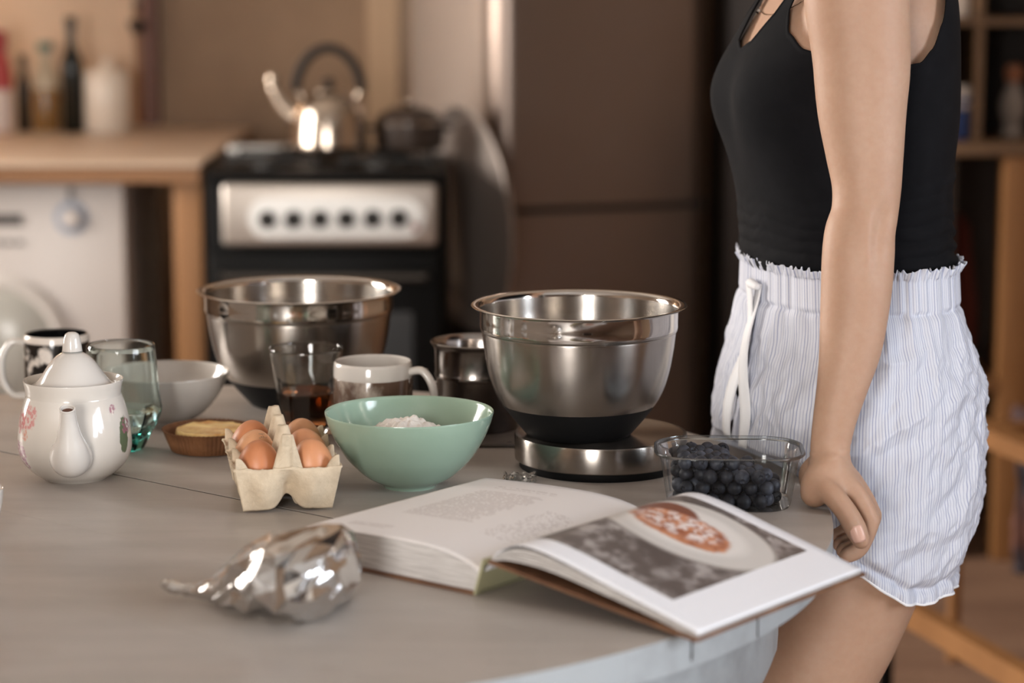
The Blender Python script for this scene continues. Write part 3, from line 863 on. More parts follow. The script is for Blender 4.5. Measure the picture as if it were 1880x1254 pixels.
# ------------------------------------------------------------------ open cookery book
BO = Vector((-.026, 2.010, T)); BA = R(51.5)
BU = Vector((math.cos(BA), math.sin(BA), 0)); BV = Vector((BU.y, -BU.x, 0))
BL = .257
def book():
    t = thing('cookbook', 'thick open cookery book with a plated dish photograph, overhanging the table edge', 'book', tuple(BO))
    def W(v, u, z): return tuple(BV * v + BU * u + Vector((0, 0, z)))
    m_paper = mat('book_paper', (226, 222, 220), .6)
    m_edge = bpy.data.materials.new('page_edges'); m_edge.use_nodes = True
    n = NT(m_edge); tc = n.add('ShaderNodeTexCoord').outputs['Object']
    n.link(n.mix(n.ramp(n.noise(30, 2, .5, vec=tc, stretch=(1, 1, 60)), .35, .65), lin((206, 202, 198)), lin((168, 162, 158))), n.b.inputs['Base Color'])
    n.b.inputs['Roughness'].default_value = .8
    m_cover = mat('brown_cover', (120, 84, 58), .6, var=(25, (88, 58, 40), .4, .7))
    m_end = mat('green_cream_endpaper', (164, 160, 128), .6)
    def slab(p0, p1, th, u0, u1, m, name, par, bm_in=None):
        (v0, z0), (v1, z1) = p0, p1
        d = Vector((v1 - v0, z1 - z0)).normalized(); nx, nz = -d.y * th, d.x * th
        q = [(v0, z0), (v1, z1), (v1 + nx, z1 + nz), (v0 + nx, z0 + nz)]
        vs = [W(a, u0, b) for a, b in q] + [W(a, u1, b) for a, b in q]
        fs = [(0, 1, 2, 3), (7, 6, 5, 4), (0, 4, 5, 1), (1, 5, 6, 2), (2, 6, 7, 3), (3, 7, 4, 0)]
        return obj(name, vs, fs, m, par, smooth=False)
    slab((-.184, .0004), (-.006, .0004), .0026, -.004, BL + .004, m_cover, 'front_board', t)
    slab((.2245, .0004), (.010, .0310), .0026 * -1, -.004, BL + .004, m_cover, 'back_board', t)
    sp = slab((-.004, .0006), (.006, .0330), .0022, -.004, BL + .004, m_end, 'spine', t)
    # left page block
    Lt = spl([(-.001, .0175), (-.008, .0225), (-.022, .0280), (-.045, .0325), (-.080, .0345), (-.130, .0338), (-.175, .0318), (-.2055, .0300)], 40)
    def block(top, bottom, name, u0, u1, nu=14, m=m_edge, wob=0.0):
        k = len(top)
        prof = list(top) + list(bottom)[::-1]
        rings = []
        for i in range(nu + 1):
            u = u0 + (u1 - u0) * i / nu
            rings.append([W(p[0], u, p[1]) for p in prof])
        return obj(name, *loft(rings), m, t, sharp=40)
    Lb = [(p[0] * .855, .0032) for p in Lt]
    Lb[0] = (-.004, .0032)
    block([(p[0], p[1] - .0006) for p in Lt], Lb, 'left_page_block', 0, BL)
    # right pages: a few loose curved leaves over a thinner block
    def right_prof(lift, end, zend, out):
        return spl([(.001, .0190), (.005 + lift * .002, .0275 + lift * .001), (.020, .0340 + lift * .0085), (.045, .0350 + lift * .0155), (.080, .0320 + lift * .0135), (.130, .0225 + lift * .0095), (.180, .0120 + lift * .0065), (end, zend)], 44)
    rt = right_prof(1.0, .2235, .0064, 0)
    rb = right_prof(.05, .2215, .0012, 0)
    # keep the underside above the tilted cover board
    def above(pr, gap):
        out = []
        for v, z in pr:
            zc = .0310 + (v - .010) * (.0004 - .0310) / .2145
            out.append((v, max(z, zc + gap) if v > .06 else z))
        return out
    levels = [0, .16, .34, .50, .66, .84]
    for i in range(len(levels) - 1):
        a = levels[i]; b = levels[i + 1] - .035
        def mixp(w): return [(p[0] * (1 - w) + q[0] * w, p[1] * (1 - w) + q[1] * w) for p, q in zip(above(rb, .0006), rt)]
        lo, hi = mixp(a), mixp(b)
        block(hi, lo, 'page_section', .0 + .0008 * (i % 2), BL - .0006 * (i % 3))
    # top leaves with print: separate sheets carrying UVs (v across, u along)
    def sheet(prof, name, m, dz, nu=30):
        k = len(prof); vs = []; fs = []; uv = []
        d = [0]
        for a, b in zip(prof, list(prof)[1:]): d.append(d[-1] + math.hypot(b[0] - a[0], b[1] - a[1]))
        for i in range(nu + 1):
            for j, p in enumerate(prof):
                vs.append(W(p[0], BL * i / nu, p[1] + dz)); uv.append((d[j] / d[-1], i / nu))
        for i in range(nu):
            for j in range(k - 1):
                a = i * k + j; fs.append((a, a + 1, a + k + 1, a + k))
        if Vector(vs[1]).cross(Vector((0, 0, 0))).z == 1: pass
        o = obj(name, vs, fs, m, t, sharp=180)
        L = o.data.uv_layers.new(name='UVMap')
        for lp in o.data.loops: L.data[lp.index].uv = uv[lp.vertex_index]
        s = o.modifiers.new('thickness', 'SOLIDIFY'); s.thickness = .0003; s.offset = 0
        return o
    # printed photograph page
    mp = bpy.data.materials.new('photograph_page'); mp.use_nodes = True
    n = NT(mp)
    uvn = n.add('ShaderNodeUVMap').outputs[0]
    xyz = n.add('ShaderNodeSeparateXYZ'); n.link(uvn, xyz.inputs[0])
    U, V = xyz.outputs[0], xyz.outputs[1]
    def rect(u0, u1, v0, v1):
        a = n.math('MULTIPLY', n.math('GREATER_THAN', U, u0), n.math('LESS_THAN', U, u1))
        b = n.math('MULTIPLY', n.math('GREATER_THAN', V, v0), n.math('LESS_THAN', V, v1))
        return n.math('MULTIPLY', a, b)
    def ell(uc, vc, ru, rv, wob=0.0, soft=.08, sc=8):
        a = n.math('DIVIDE', n.math('SUBTRACT', U, uc), ru); b = n.math('DIVIDE', n.math('SUBTRACT', V, vc), rv)
        d = n.math('SQRT', n.math('ADD', n.math('MULTIPLY', a, a), n.math('MULTIPLY', b, b)))
        if wob: d = n.math('ADD', d, n.math('MULTIPLY', n.math('SUBTRACT', n.noise(sc, 3, .6, vec=uvn), .5), wob))
        mr = n.add('ShaderNodeMapRange', i_1=1 - soft, i_2=1 + soft, i_3=1, i_4=0); n.link(d, mr.inputs[0])
        return mr.outputs[0]
    bg = n.mix(n.ramp(n.noise(13, 5, .62, vec=uvn), .46, .60), lin((86, 76, 72)), lin((176, 168, 164)))
    bg = n.mix(n.ramp(n.noise(4, 3, .5, vec=uvn), .40, .62), bg, lin((74, 64, 60)))
    bg = n.mix(.25, bg, lin((104, 94, 90)))
    pic = n.mix(ell(.475, .655, .355, .240, 0, .02), bg, lin((150, 142, 136)))
    pic = n.mix(ell(.465, .66, .343, .230, 0, .02), pic, lin((196, 190, 184)))
    pic = n.mix(ell(.445, .66, .255, .170, 0, .10), pic, lin((214, 208, 202)))
    pic = n.mix(ell(.31, .73, .13, .09, .3, .08), pic, lin((120, 68, 48)))
    food = n.mix(n.ramp(n.noise(16, 4, .6, vec=uvn), .40, .62), lin((198, 132, 94)), lin((146, 84, 58)))
    pic = n.mix(ell(.44, .645, .215, .120, .55, .06), pic, food)
    cream = n.math('MULTIPLY', ell(.42, .660, .165, .090, .3, .2), n.ramp(n.noise(22, 4, .65, vec=uvn), .46, .54))
    pic = n.mix(n.math('MULTIPLY', cream, .85), pic, lin((226, 216, 212)))
    col = n.mix(rect(.035, .800, .122, .935), lin((228, 227, 230)), pic)
    n.link(col, n.b.inputs['Base Color']); n.b.inputs['Roughness'].default_value = .42
    sheet(rt, 'photograph_page', mp, .0004)
    # text page
    mt = bpy.data.materials.new('text_page'); mt.use_nodes = True
    n = NT(mt)
    uvn = n.add('ShaderNodeUVMap').outputs[0]
    xyz = n.add('ShaderNodeSeparateXYZ'); n.link(uvn, xyz.inputs[0])
    U, V = xyz.outputs[0], xyz.outputs[1]     # U: 0 gutter .. 1 outer edge, V: 0 near .. 1 far
    # lines of type run across the page (along U), stacked along V; words from stretched noise
    def lines(u0, u1, v0, v1, pitch, dens=.42):
        ph = n.math('FRACT', n.math('DIVIDE', V, pitch))
        bar = n.math('MULTIPLY', n.math('GREATER_THAN', ph, .28), n.math('LESS_THAN', ph, .66))
        row = n.math('FLOOR', n.math('DIVIDE', V, pitch))
        cb = n.add('ShaderNodeCombineXYZ'); n.link(n.math('MULTIPLY', U, 70), cb.inputs[0]); n.link(n.math('MULTIPLY', row, 7.3), cb.inputs[1])
        nz = n.add('ShaderNodeTexNoise', i_Scale=1.0, i_Detail=2); n.link(cb.outputs[0], nz.inputs['Vector'])
        ink = n.math('MULTIPLY', bar, n.math('GREATER_THAN', nz.outputs[0], dens))
        rg = n.add('ShaderNodeTexWhiteNoise'); rg.noise_dimensions = '1D'; n.link(row, rg.inputs['W'])
        ue = n.math('SUBTRACT', U, n.math('MULTIPLY', rg.outputs[0], .07))
        q = n.math('MULTIPLY', n.math('GREATER_THAN', ue, u0), n.math('LESS_THAN', U, u1))
        q = n.math('MULTIPLY', q, n.math('MULTIPLY', n.math('GREATER_THAN', V, v0), n.math('LESS_THAN', V, v1)))
        return n.math('MULTIPLY', ink, q)
    ink = lines(.42, .82, .34, .80, .0175)
    ink = n.math('MAXIMUM', ink, lines(.42, .80, .855, .885, .03))
    ink = n.math('MAXIMUM', ink, lines(.10, .30, .26, .66, .0175, .52))
    ink = n.math('MAXIMUM', ink, lines(.60, .88, .10, .15, .0175))
    col = n.mix(n.math('MULTIPLY', ink, .62), lin((227, 222, 220)), lin((150, 132, 128)))
    n.link(col, n.b.inputs['Base Color']); n.b.inputs['Roughness'].default_value = .5
    sheet([tuple(p) for p in Lt], 'text_page', mt, .0001)
book()

# ------------------------------------------------------------------ crumpled foil pouch and scrap of film
def foil():
    m = mat('crumpled_foil', (212, 210, 208), .16, 1, bump=(60, .12, .003))
    ax = Vector((1, -.22, 0)).normalized(); sd = Vector((.22, 1, 0)).normalized()
    o0 = Vector((-.277, 1.986, 0))
    spec = [(.0, .006, .005, .012), (.014, .009, .007, .012), (.030, .018, .013, .0150), (.048, .031, .022, .024), (.066, .046, .029, .030), (.084, .060, .033, .0335), (.102, .070, .0345, .035), (.117, .074, .033, .035), (.130, .066, .031, .034), (.140, .050, .026, .034), (.146, .028, .016, .034)]
    rng = random.Random(21)
    S = spl(spec, 13); N = 15
    rings = []
    for i, (s, hw, hz, zc) in enumerate(S):
        ring = []
        for k in range(N):
            a = 2 * math.pi * (k + .5 * (i % 2)) / N + rng.uniform(-.12, .12)
            x = math.cos(a); z = math.sin(a); j = rng.uniform(.86, 1.13) if 1 < i < 12 else 1
            x = math.copysign(abs(x) ** .8, x)
            p = o0 + ax * (s + rng.uniform(-.0035, .0035) * (i > 1)) + sd * (x * hw * j) + Vector((0, 0, zc + z * hz * j))
            p.z = max(p.z, .0006)
            ring.append(p)
        rings.append(ring)
    v, f = loft(rings)
    bm = bmesh.new()
    bv = [bm.verts.new(p) for p in v]
    for q in f: bm.faces.new([bv[i] for i in q])
    bmesh.ops.triangulate(bm, faces=bm.faces[:], quad_method='ALTERNATE')
    bmesh.ops.subdivide_edges(bm, edges=bm.edges[:], cuts=3, use_grid_fill=True)
    bm.normal_update()
    for q in bm.verts:
        d, _p = mn.voronoi(q.co * 85)
        am = .0016 if q.co.z > .004 else 0
        q.co += q.normal * am * ((d[1] - d[0]) - .35)
        q.co.z = max(q.co.z, .0006)
    bm.verts.index_update()
    v = [tuple(q.co) for q in bm.verts]; f = [tuple(x.index for x in fc.verts) for fc in bm.faces]; bm.free()
    v = [(p[0], p[1], p[2] + T) for p in v]
    t = thing('foil_pouch', 'crumpled silver foil pouch twisted shut, lying in front of the book', 'foil pouch', (-.205, 1.965, T))
    obj('pouch', v, f, m, t, sharp=14, local=False)
    tail = [(-.294, 1.992, .015), (-.288, 1.990, .0135), (-.280, 1.987, .0120), (-.270, 1.984, .012)]
    vv, ff = ssweep([(a, b, c + T) for a, b, c in tail], [.0045, .0065, .0050, .0055], 14, 9, flat=(.8, 1.3))
    vv = [(x + .001 * fbm(x * 200, y * 200, 1), y, z + .001 * fbm(x * 240, 3, y * 90)) for x, y, z in vv]
    obj('twisted_end', vv, ff, m, t, sharp=25, local=False)
foil()

def film_scrap():
    m = clear_mat('cling_film', (238, 240, 241), .15, 3.0)
    v = []; f = []; N = 16
    for j in range(N + 1):
        for i in range(N + 1):
            x = (i / N - .5) * .034; y = (j / N - .5) * .05
            z = .003 + .0065 * abs(fbm(x * 120 + 9, y * 120, 2)) + .004 * fbm(x * 220, y * 220, 7)
            v.append((.008 + x + .004 * fbm(y * 100, 1, 1), 2.452 + y, T + max(.0006, z)))
    for j in range(N):
        for i in range(N):
            a = j * (N + 1) + i; f.append((a, a + 1, a + N + 2, a + N + 1))
    tag(obj('plastic_film', v, f, m, sharp=20), 'small crumpled scrap of clear film beside the green bowl', 'plastic film')
film_scrap()

# white cup cut off by the left border of the frame, and a glass pot behind it
def edge_cup():
    t = thing('cup', 'white porcelain cup at the left border, only its edge showing', 'cup', (-.5215, 2.222, T))
    pr = [(0, .002), (.020, .002), (.022, 0), (.026, .001)] + [tuple(p) for p in spl([(.028, .003), (.036, .014), (.0405, .030), (.0420, .044)], 14)] + [(.0416, .0452), (.0402, .0448)] + [tuple(p) for p in spl([(.0396, .043), (.038, .03), (.033, .015), (.02, .006)], 12)] + [(0, .005)]
    obj('body', *lathe(pr, 64), m_ceramic, t, sharp=60)
    hp = spl([(-.038, 0, .036), (-.058, 0, .036), (-.062, 0, .022), (-.034, 0, .012)], 18)
    obj('handle', *sweep([tuple(p) for p in hp], [.0035] * 18, 12, up=(0, 1, 0)), m_ceramic, t)
edge_cup()

# ------------------------------------------------------------------ kitchen at the back: counter, washing machine, bottles
def counter():
    t = thing('kitchen_counter', 'pale worktop on a pine frame along the back wall, bottles on top', 'counter', (-1.5, 5.4, 0))
    w = lambda vf: shift(vf, (1.5, -5.4, 0))
    obj('worktop', *w(box(-2.65, -.695, 5.39, 6.44, .840, .853, .004)), m_counter, t)
    obj('front_rail', *w(box(-2.65, -.70, 5.40, 5.43, .806, .8395)), m_pine_h, t, smooth=False)
    obj('post', *w(box(-.765, -.700, 5.432, 5.50, 0, .8390, .003)), m_pine, t)
    obj('post', *w(box(-.765, -.700, 6.34, 6.41, 0, .8390, .003)), m_pine, t)
    obj('post', *w(box(-2.62, -2.55, 5.432, 5.50, 0, .8390, .003)), m_pine, t)
    obj('side_rail', *w(box(-.765, -.735, 5.51, 6.33, .79, .8390)), m_pine_h, t, smooth=False)
    obj('side_panel', *w(box(-.733, -.706, 5.51, 6.33, .0, .838)), m_wenge, t, smooth=False)
counter()

def washing_machine():
    t = thing('washing_machine', 'white front-loading washing machine under the worktop', 'washing machine', (-1.185, 5.5, 0))
    obj('body', *box(-.30, .30, 0, .56, .012, .797, .012), m_white, t)
    for x in (-.25, .25):
        for y in (.05, .5): obj('foot', *shift(lathe([(0, 0), (.022, 0), (.022, .013), (0, .013)], 16), (x, y, 0)), m_rubber, t)
    def front(prof, x, z, n=48):   # lathe lying against the front face
        M = Matrix.Translation((x, 0, z)) @ Matrix.Rotation(R(90), 4, 'X')
        return xf(lathe(prof, n), M)
    d = obj('dial', *front([(0, .0), (.024, .0), (.024, .012), (.018, .020), (0, .021)], .178, .716), m_white, t)
    obj('dial_ring', *front([(.0245, .0005), (.039, .0005), (.039, .004), (.0245, .005)], .178, .716), mat('blue_grey_plastic', (150, 158, 172), .5), t)
    obj('pointer', *box(.173, .183, -.012, -.001, .758, .785), mat('grey_plastic', (112, 108, 108), .5), t, smooth=False)
    obj('display', *box(-.08, .064, -.006, .001, .700, .724), mat('display_dark', (70, 66, 63), .3), t, smooth=False)
    for k in range(6): obj('button', *box(-.07 + k * .024, -.055 + k * .024, -.006, .001, .655, .664), mat('grey_plastic', (150, 146, 143), .5), t, smooth=False)
    obj('door_ring', *front([(.135, .0005), (.165, .0005), (.168, .010), (.160, .022), (.148, .026), (.135, .02)], .0, .42, 64), mat('door_ring_plastic', (206, 200, 194), .3), t)
    obj('door_glass', *front([(.137, .018), (.10, .040), (.05, .050), (0, .053)], .0, .42, 48), mat('door_glass', (176, 174, 166), .2), t)
washing_machine()

CT = .8535
def bottle(name, label, loc, r, h, neck, m, cap=None, caph=.02, group='bottles on the worktop', fill=None, cat='bottle'):
    t = thing(name, label, cat, loc, 0, group)
    sh = h * .62
    prof = [(0, .001), (r * .9, 0), (r, .004), (r, sh * .85)] + [tuple(p) for p in spl([(r, sh * .9), (r * .9, sh * 1.02), (neck * 1.3, sh * 1.16), (neck, sh * 1.28)], 12)] + [(neck, h - caph), (0, h - caph)]
    obj('body', *lathe(prof, 40), m, t, sharp=50)
    if cap:
        obj('cap', *lathe([(0, h - caph + .0003), (neck * 1.25, h - caph + .0003), (neck * 1.25, h - .002), (neck * 1.1, h), (0, h)], 28), cap, t)
    return t
m_darkglass = mat('dark_bottle_glass', (18, 20, 15), .12)
m_oil = mat('golden_oil', (118, 84, 40), .15)
bottle('bottle', 'tall dark green bottle beside the white canister', (-1.132, 6.25, CT), .0285, .298, .0115, m_darkglass, mat('black_cap', (20, 18, 17), .4), .03)
bottle('bottle', 'short dark bottle between the red carton and the oil bottle', (-1.262, 6.27, CT), .0180, .200, .0095, m_darkglass, mat('olive_cap', (46, 38, 24), .4), .03)
tb = bottle('bottle', 'oil bottle with green stopper left of the tall dark bottle', (-1.198, 6.24, CT), .035, .232, .017, mat('pale_bottle_glass', (176, 160, 136), .12), mat('green_cap', (70, 98, 84), .4), .022)
obj('oil', *lathe([(.0352, .006), (.0354, .007), (.0354, .112), (.0352, .113)], 40), m_oil, tb)
rb = bottle('bottle', 'red and white bottle at the left end of the worktop', (-1.318, 6.24, CT), .034, .262, .020, mat('red_plastic', (166, 60, 58), .4), mat('red_cap', (150, 48, 50), .4), .05)
obj('sleeve', *lathe([(.0341, .003), (.0346, .005), (.0346, .110), (.0341, .112)], 40), mat('white_label', (206, 190, 182), .5), rb)
def canister():
    t = thing('canister', 'white lidded ceramic canister beside the dark wall beam', 'canister', (-1.043, 6.25, CT), 0)
    obj('body', *lathe([(0, 0), (.056, 0), (.059, .004), (.059, .135), (.057, .140), (0, .140)], 48), mat('cream_ceramic', (214, 200, 184), .25), t)
    obj('lid', *lathe([(0, .1404), (.060, .1404), (.0605, .150), (.052, .158), (.02, .168), (.012, .172), (.014, .184), (.008, .191), (0, .192)], 48), mat('cream_ceramic', (0, 0, 0)), t)
canister()

def ladle():
    t = thing('ladle', 'dark ladle hanging from the upright wall beam', 'ladle', (-.985, 6.40, 1.10), 0)
    obj('stem', *sweep([(.0, 0, .06), (-.005, 0, .14), (-.012, 0, .25)], [.005] * 3, 10), mat('dark_iron', (44, 34, 28), .5), t)
    obj('bowl', *lathe([(0, 0), (.014, .004), (.022, .018), (.024, .036), (.021, .036), (.012, .012), (0, .008)], 28), mat('dark_iron', (0, 0, 0)), t)
    obj('hook', *sweep([(-.012, 0, .25), (-.010, .012, .262), (.012, .020, .262)], [.003] * 3, 8), mat('dark_iron', (0, 0, 0)), t)
ladle()

# ------------------------------------------------------------------ cooker and kettle
def cooker():
    t = thing('cooker', 'black gas cooker with a steel control panel and six knobs', 'cooker', (-.405, 5.2, .026))
    obj('body', *box(-.260, .257, .03, .50, .0, .800, .006), m_black, t)
    obj('cooktop', *box(-.260, .257, -.005, .50, .801, .822, .006), mat('black_enamel', (0, 0, 0)), t)
    mp = mat('panel_steel', (176, 168, 160), .42, .85)
    p = obj('control_panel', *box(-.222, .244, -.012, .029, .662, .798, .012, 3), mp, t)
    pl = rrect(.190, .043, .042, 8)
    v, f = prism([(a, b) for a, b in pl], 0, .004)
    M = Matrix.Translation((.026, -.012, .724)) @ Matrix.Rotation(R(90), 4, 'X')
    obj('knob_plate', *xf((v, f), M), mat('pale_steel', (196, 194, 190), .35, .7), p, smooth=False)
    kn = lathe([(0, .0), (.0175, .0), (.0195, .003), (.0180, .012), (.0150, .026), (.013, .028), (0, .028)], 28)
    for k in range(6):
        kx = -.1225 + k * .0568
        o = obj('knob', *xf(kn, Matrix.Translation((kx, -.0165, .7215 + k * .0006)) @ Matrix.Rotation(R(90), 4, 'X')), m_black, t)
        obj('pointer', *shift(box(-.002, .002, -.0292, -.0275, .002, .014), (kx, -.0165, .7215 + k * .0006)), mat('panel_white', (150, 146, 142), .5), o, smooth=False)
    obj('indicator_lamp', *xf(lathe([(0, 0), (.008, 0), (.008, .005), (.004, .008), (0, .008)], 16), Matrix.Translation((.196, -.0165, .706)) @ Matrix.Rotation(R(90), 4, 'X')), mat('dull_red', (150, 70, 52), .4), t)
    d = obj('oven_door', *box(-.250, .250, -.014, .029, .145, .650, .008), mat('black_enamel', (0, 0, 0)), t)
    obj('window', *box(-.19, .19, -.0165, -.0142, .25, .52), mat('oven_glass', (10, 10, 10), .06), d, smooth=False)
    hb = [(-.22, -.015, .60), (-.22, -.045, .60), (.22, -.045, .60), (.22, -.015, .60)]
    obj('handle', *sweep(hb, [.009] * 4, 12, up=(0, 0, 1)), mat('dark_steel', (70, 66, 62), .35, .9), d)
    obj('drawer', *box(-.250, .250, -.012, .029, .02, .138, .006), mat('black_enamel', (0, 0, 0)), t)
    for x in (-.23, .23):
        for y in (.06, .46): obj('foot', *box(x - .02, x + .02, y - .02, y + .02, -.026, .0), m_rubber, t, smooth=False)
    for x in (-.125, .125):
        for y in (.13, .37):
            b = obj('burner', *shift(lathe([(0, .8224), (.045, .8224), (.045, .829), (.03, .834), (0, .834)], 28), (x, y, 0)), mat('cast_iron', (22, 21, 20), .6), t)
            obj('grate', *join(box(x - .1, x + .1, y - .004, y + .004, .8345, .842), box(x - .004, x + .004, y - .1, y + .1, .8345, .842), box(x - .1, x - .092, y - .004, y + .004, .8222, .8345), box(x + .092, x + .1, y - .004, y + .004, .8222, .8345)), mat('cast_iron', (0, 0, 0)), t, smooth=False)
    obj('back_ledge', *box(-.260, -.110, .445, .498, .8225, .842, .004), mat('pale_steel', (0, 0, 0)), t)
cooker()

def kettle():
    t = thing('kettle', 'shiny steel whistling kettle with black arched handle on the cooker', 'kettle', (-.415, 5.50, .8685), R(-12))
    mk = mat('kettle_steel', (176, 162, 148), .2, 1)
    obj('body', *lathe([(0, 0), (.080, 0), (.086, .004), (.088, .014)] + [tuple(p) for p in spl([(.0875, .02), (.084, .06), (.076, .095), (.060, .120), (.038, .132)], 20)] + [(0, .133)], 64), mk, t, sharp=50)
    l = obj('lid', *lathe([(0, .1335), (.038, .1335), (.036, .139), (.018, .145), (0, .146)], 40), mk, t)
    obj('knob', *lathe([(0, .1462), (.007, .1462), (.012, .156), (.010, .164), (0, .166)], 24), m_rubber, l)
    sp = spl([(-.066, 0, .070, .026), (-.095, 0, .090, .020), (-.118, 0, .118, .015), (-.132, 0, .142, .012)], 16)
    s = obj('spout', *sweep([tuple(p[:3]) for p in sp], [p[3] for p in sp], 24, up=(0, 1, 0)), mk, t)
    obj('whistle', *shift(lathe([(0, 0), (.014, 0), (.016, .012), (.010, .022), (0, .024)], 20), (-.133, 0, .152)), mk, s)
    hp = []
    for k in range(25):
        a = R(8 + 164 * k / 24); hp.append((.078 * math.cos(a), 0, .128 + .105 * math.sin(a)))
    obj('handle', *sweep(hp, [.0115] * 25, 14, up=(0, 1, 0), flat=(1.2, .9)), m_rubber, t)
    for sgn in (1, -1):
        obj('handle_bracket', *sweep([(sgn * .060, 0, .112), (sgn * .070, 0, .130), (sgn * .077, 0, .146)], [.006] * 3, 10, up=(0, 1, 0)), mk, t)
kettle()

def pot():
    t = thing('stock_pot', 'dark pot with a steel rim and domed lid on the right of the cooker', 'pot', (-.235, 5.545, .8685))
    md = mat('dark_pot_enamel', (52, 42, 36), .35, spec=.3)
    obj('body', *lathe([(0, 0), (.070, 0), (.078, .006), (.080, .02), (.080, .062), (.078, .064), (0, .064)], 56), md, t)
    obj('rim', *lathe([(.0802, .060), (.0825, .062), (.0825, .066), (.0785, .0675)], 56), m_steel, t)
    l = obj('lid', *lathe([(0, .0655), (.0780, .0655), (.0790, .069)] + [tuple(p) for p in spl([(.074, .074), (.055, .088), (.030, .097), (.0, .100)], 12)], 56), md, t)
    obj('knob', *lathe([(0, .0995), (.006, .100), (.011, .108), (.009, .114), (0, .116)], 20), m_steel, l)
    for s_ in (1, -1):
        obj('handle', *sweep([(s_ * .079, -.02, .05), (s_ * .094, -.018, .05), (s_ * .094, .018, .05), (s_ * .079, .02, .05)], [.004] * 4, 8), m_rubber, t)
pot()

# ------------------------------------------------------------------ fridge, round tray, tall cabinet
def fridge():
    t = thing('fridge', 'tall brown-grey metal fridge freezer with rounded door edges', 'fridge', (-.045, 5.62, 0), R(19))
    md = mat('fridge_door_metal', (130, 116, 107), .34, .9)
    mb = mat('fridge_side_metal', (150, 136, 126), .45, .3)
    obj('body', *box(0, .55, .062, .66, .03, 1.74, .010), mb, t)
    for z0, z1, nm in ((.05, .708, 'freezer_door'), (.724, 1.735, 'fridge_door')):
        # rounded vertical edges
        pts = []
        for cx, cy, a0 in ((.475, .015, 0), (.045, .015, 180)):
            pass
        r = .058; poly = [(.55, .061), (.0, .061)]
        for k in range(9): a = R(180 + 90 * k / 8); poly.append((r + r * math.cos(a), r + r * math.sin(a)))
        for k in range(9): a = R(270 + 90 * k / 8); poly.append((.55 - r + r * math.cos(a), r + r * math.sin(a)))
        obj(nm, *prism(poly, z0, z1), md, t, sharp=30)
    obj('door_gap', *box(.008, .542, .012, .060, .7085, .7235), mat('gasket_black', (26, 22, 20), .7), t, smooth=False)
    for x in (.05, .50):
        for y in (.10, .6): obj('foot', *shift(lathe([(0, 0), (.02, 0), (.02, .031), (0, .031)], 14), (x, y, 0)), m_rubber, t)
fridge()

def round_tray():
    c = thing('wooden_crate', 'dark crate on the floor between cooker and fridge, holding up the round tray', 'crate', (-.082, 5.60, 0), R(-66.5))
    obj('top_board', *box(-.20, .20, -.018, .018, .415, .44), m_wenge, c, smooth=False)
    for x in (-.195, .175): obj('side_board', *box(x, x + .02, -.016, .016, 0, .4145), m_wenge, c, smooth=False)
    for k in range(4): obj('slat', *box(-.174, .174, -.016, -.006, .02 + k * .1, .10 + k * .1), m_wenge, c, smooth=False)
    t = thing('round_tray', 'big round steel tray standing on edge between cooker and fridge', 'tray', (-.082, 5.60, .4405), R(-66.5))
    pr = [(0, 0), (.235, 0), (.245, .004), (.255, .016), (.262, .020), (.264, .022), (.262, .0235), (.253, .019), (.243, .008), (.234, .0025), (0, .0025)]
    v, f = lathe(pr, 80)
    M = Matrix.Translation((0, .008, 0)) @ Matrix.Rotation(R(3), 4, 'X') @ Matrix.Translation((0, .0, .264)) @ Matrix.Rotation(R(90), 4, 'X')
    obj('dish', *xf((v, f), M), mat('tray_aluminium', (176, 164, 156), .5, .55), t, sharp=50)
round_tray()

def tall_cabinet():
    t = thing('tall_cabinet', 'tall near-black wooden cupboard right of the fridge', 'cabinet', (.52, 5.86, 0))
    obj('body', *box(0, .46, .022, .55, 0, 2.1), m_wenge, t, smooth=False)
    for x in (.004, .234):
        d = obj('door', *box(x, x + .222, 0, .0215, .06, 2.08, .004), m_wenge, t)
        obj('knob', *xf(lathe([(0, 0), (.008, 0), (.012, .012), (.008, .02), (0, .021)], 16), Matrix.Translation((x + (.19 if x < .1 else .03), 0, 1.0)) @ Matrix.Rotation(R(90), 4, 'X')), m_black, d)
tall_cabinet()

# ------------------------------------------------------------------ open shelf on the right with its things
def shelf_unit():
    t = thing('open_shelf', 'open wooden shelf unit with compartments behind the person', 'shelf', (1.2, 5.3, 0))
    w = lambda vf: shift(vf, (-1.2, -5.3, 0))
    m2 = m_shelfwood
    obj('worktop', *w(box(.935, 1.62, 5.14, 5.62, .888, .910, .003)), m2, t)
    obj('back_board', *w(box(.935, 1.62, 5.6205, 5.635, .0, 1.8)), m_wenge, t, smooth=False)
    obj('shelf_board', *w(box(.936, 1.62, 5.26, 5.62, 1.160, 1.176)), m2, t, smooth=False)
    obj('shelf_board', *w(box(.936, 1.62, 5.26, 5.62, 1.450, 1.466)), m2, t, smooth=False)
    for x in (1.004, 1.20, 1.40):
        obj('divider', *w(box(x, x + .016, 5.26, 5.62, .9105, 1.1595)), m2, t, smooth=False)
        obj('divider', *w(box(x, x + .016, 5.26, 5.62, 1.1765, 1.4495)), m2, t, smooth=False)
    obj('side_board', *w(box(.935, .951, 5.26, 5.62, .9105, 1.1595)), m2, t, smooth=False)
    obj('post', *w(box(1.052, 1.125, 5.15, 5.22, 0, .8875, .003)), m_pine, t)
    obj('post', *w(box(1.55, 1.615, 5.15, 5.22, 0, .8875, .003)), m_pine, t)
    obj('side_panel', *w(box(.936, .95, 5.16, 5.62, 0, .8875)), m_wenge, t, smooth=False)
    obj('bottom_rail', *w(box(.951, 1.051, 5.15, 5.61, .375, .405)), m_pine_h, t, smooth=False)
    obj('bottom_rail', *w(box(1.126, 1.549, 5.15, 5.61, .375, .405)), m_pine_h, t, smooth=False)
shelf_unit()
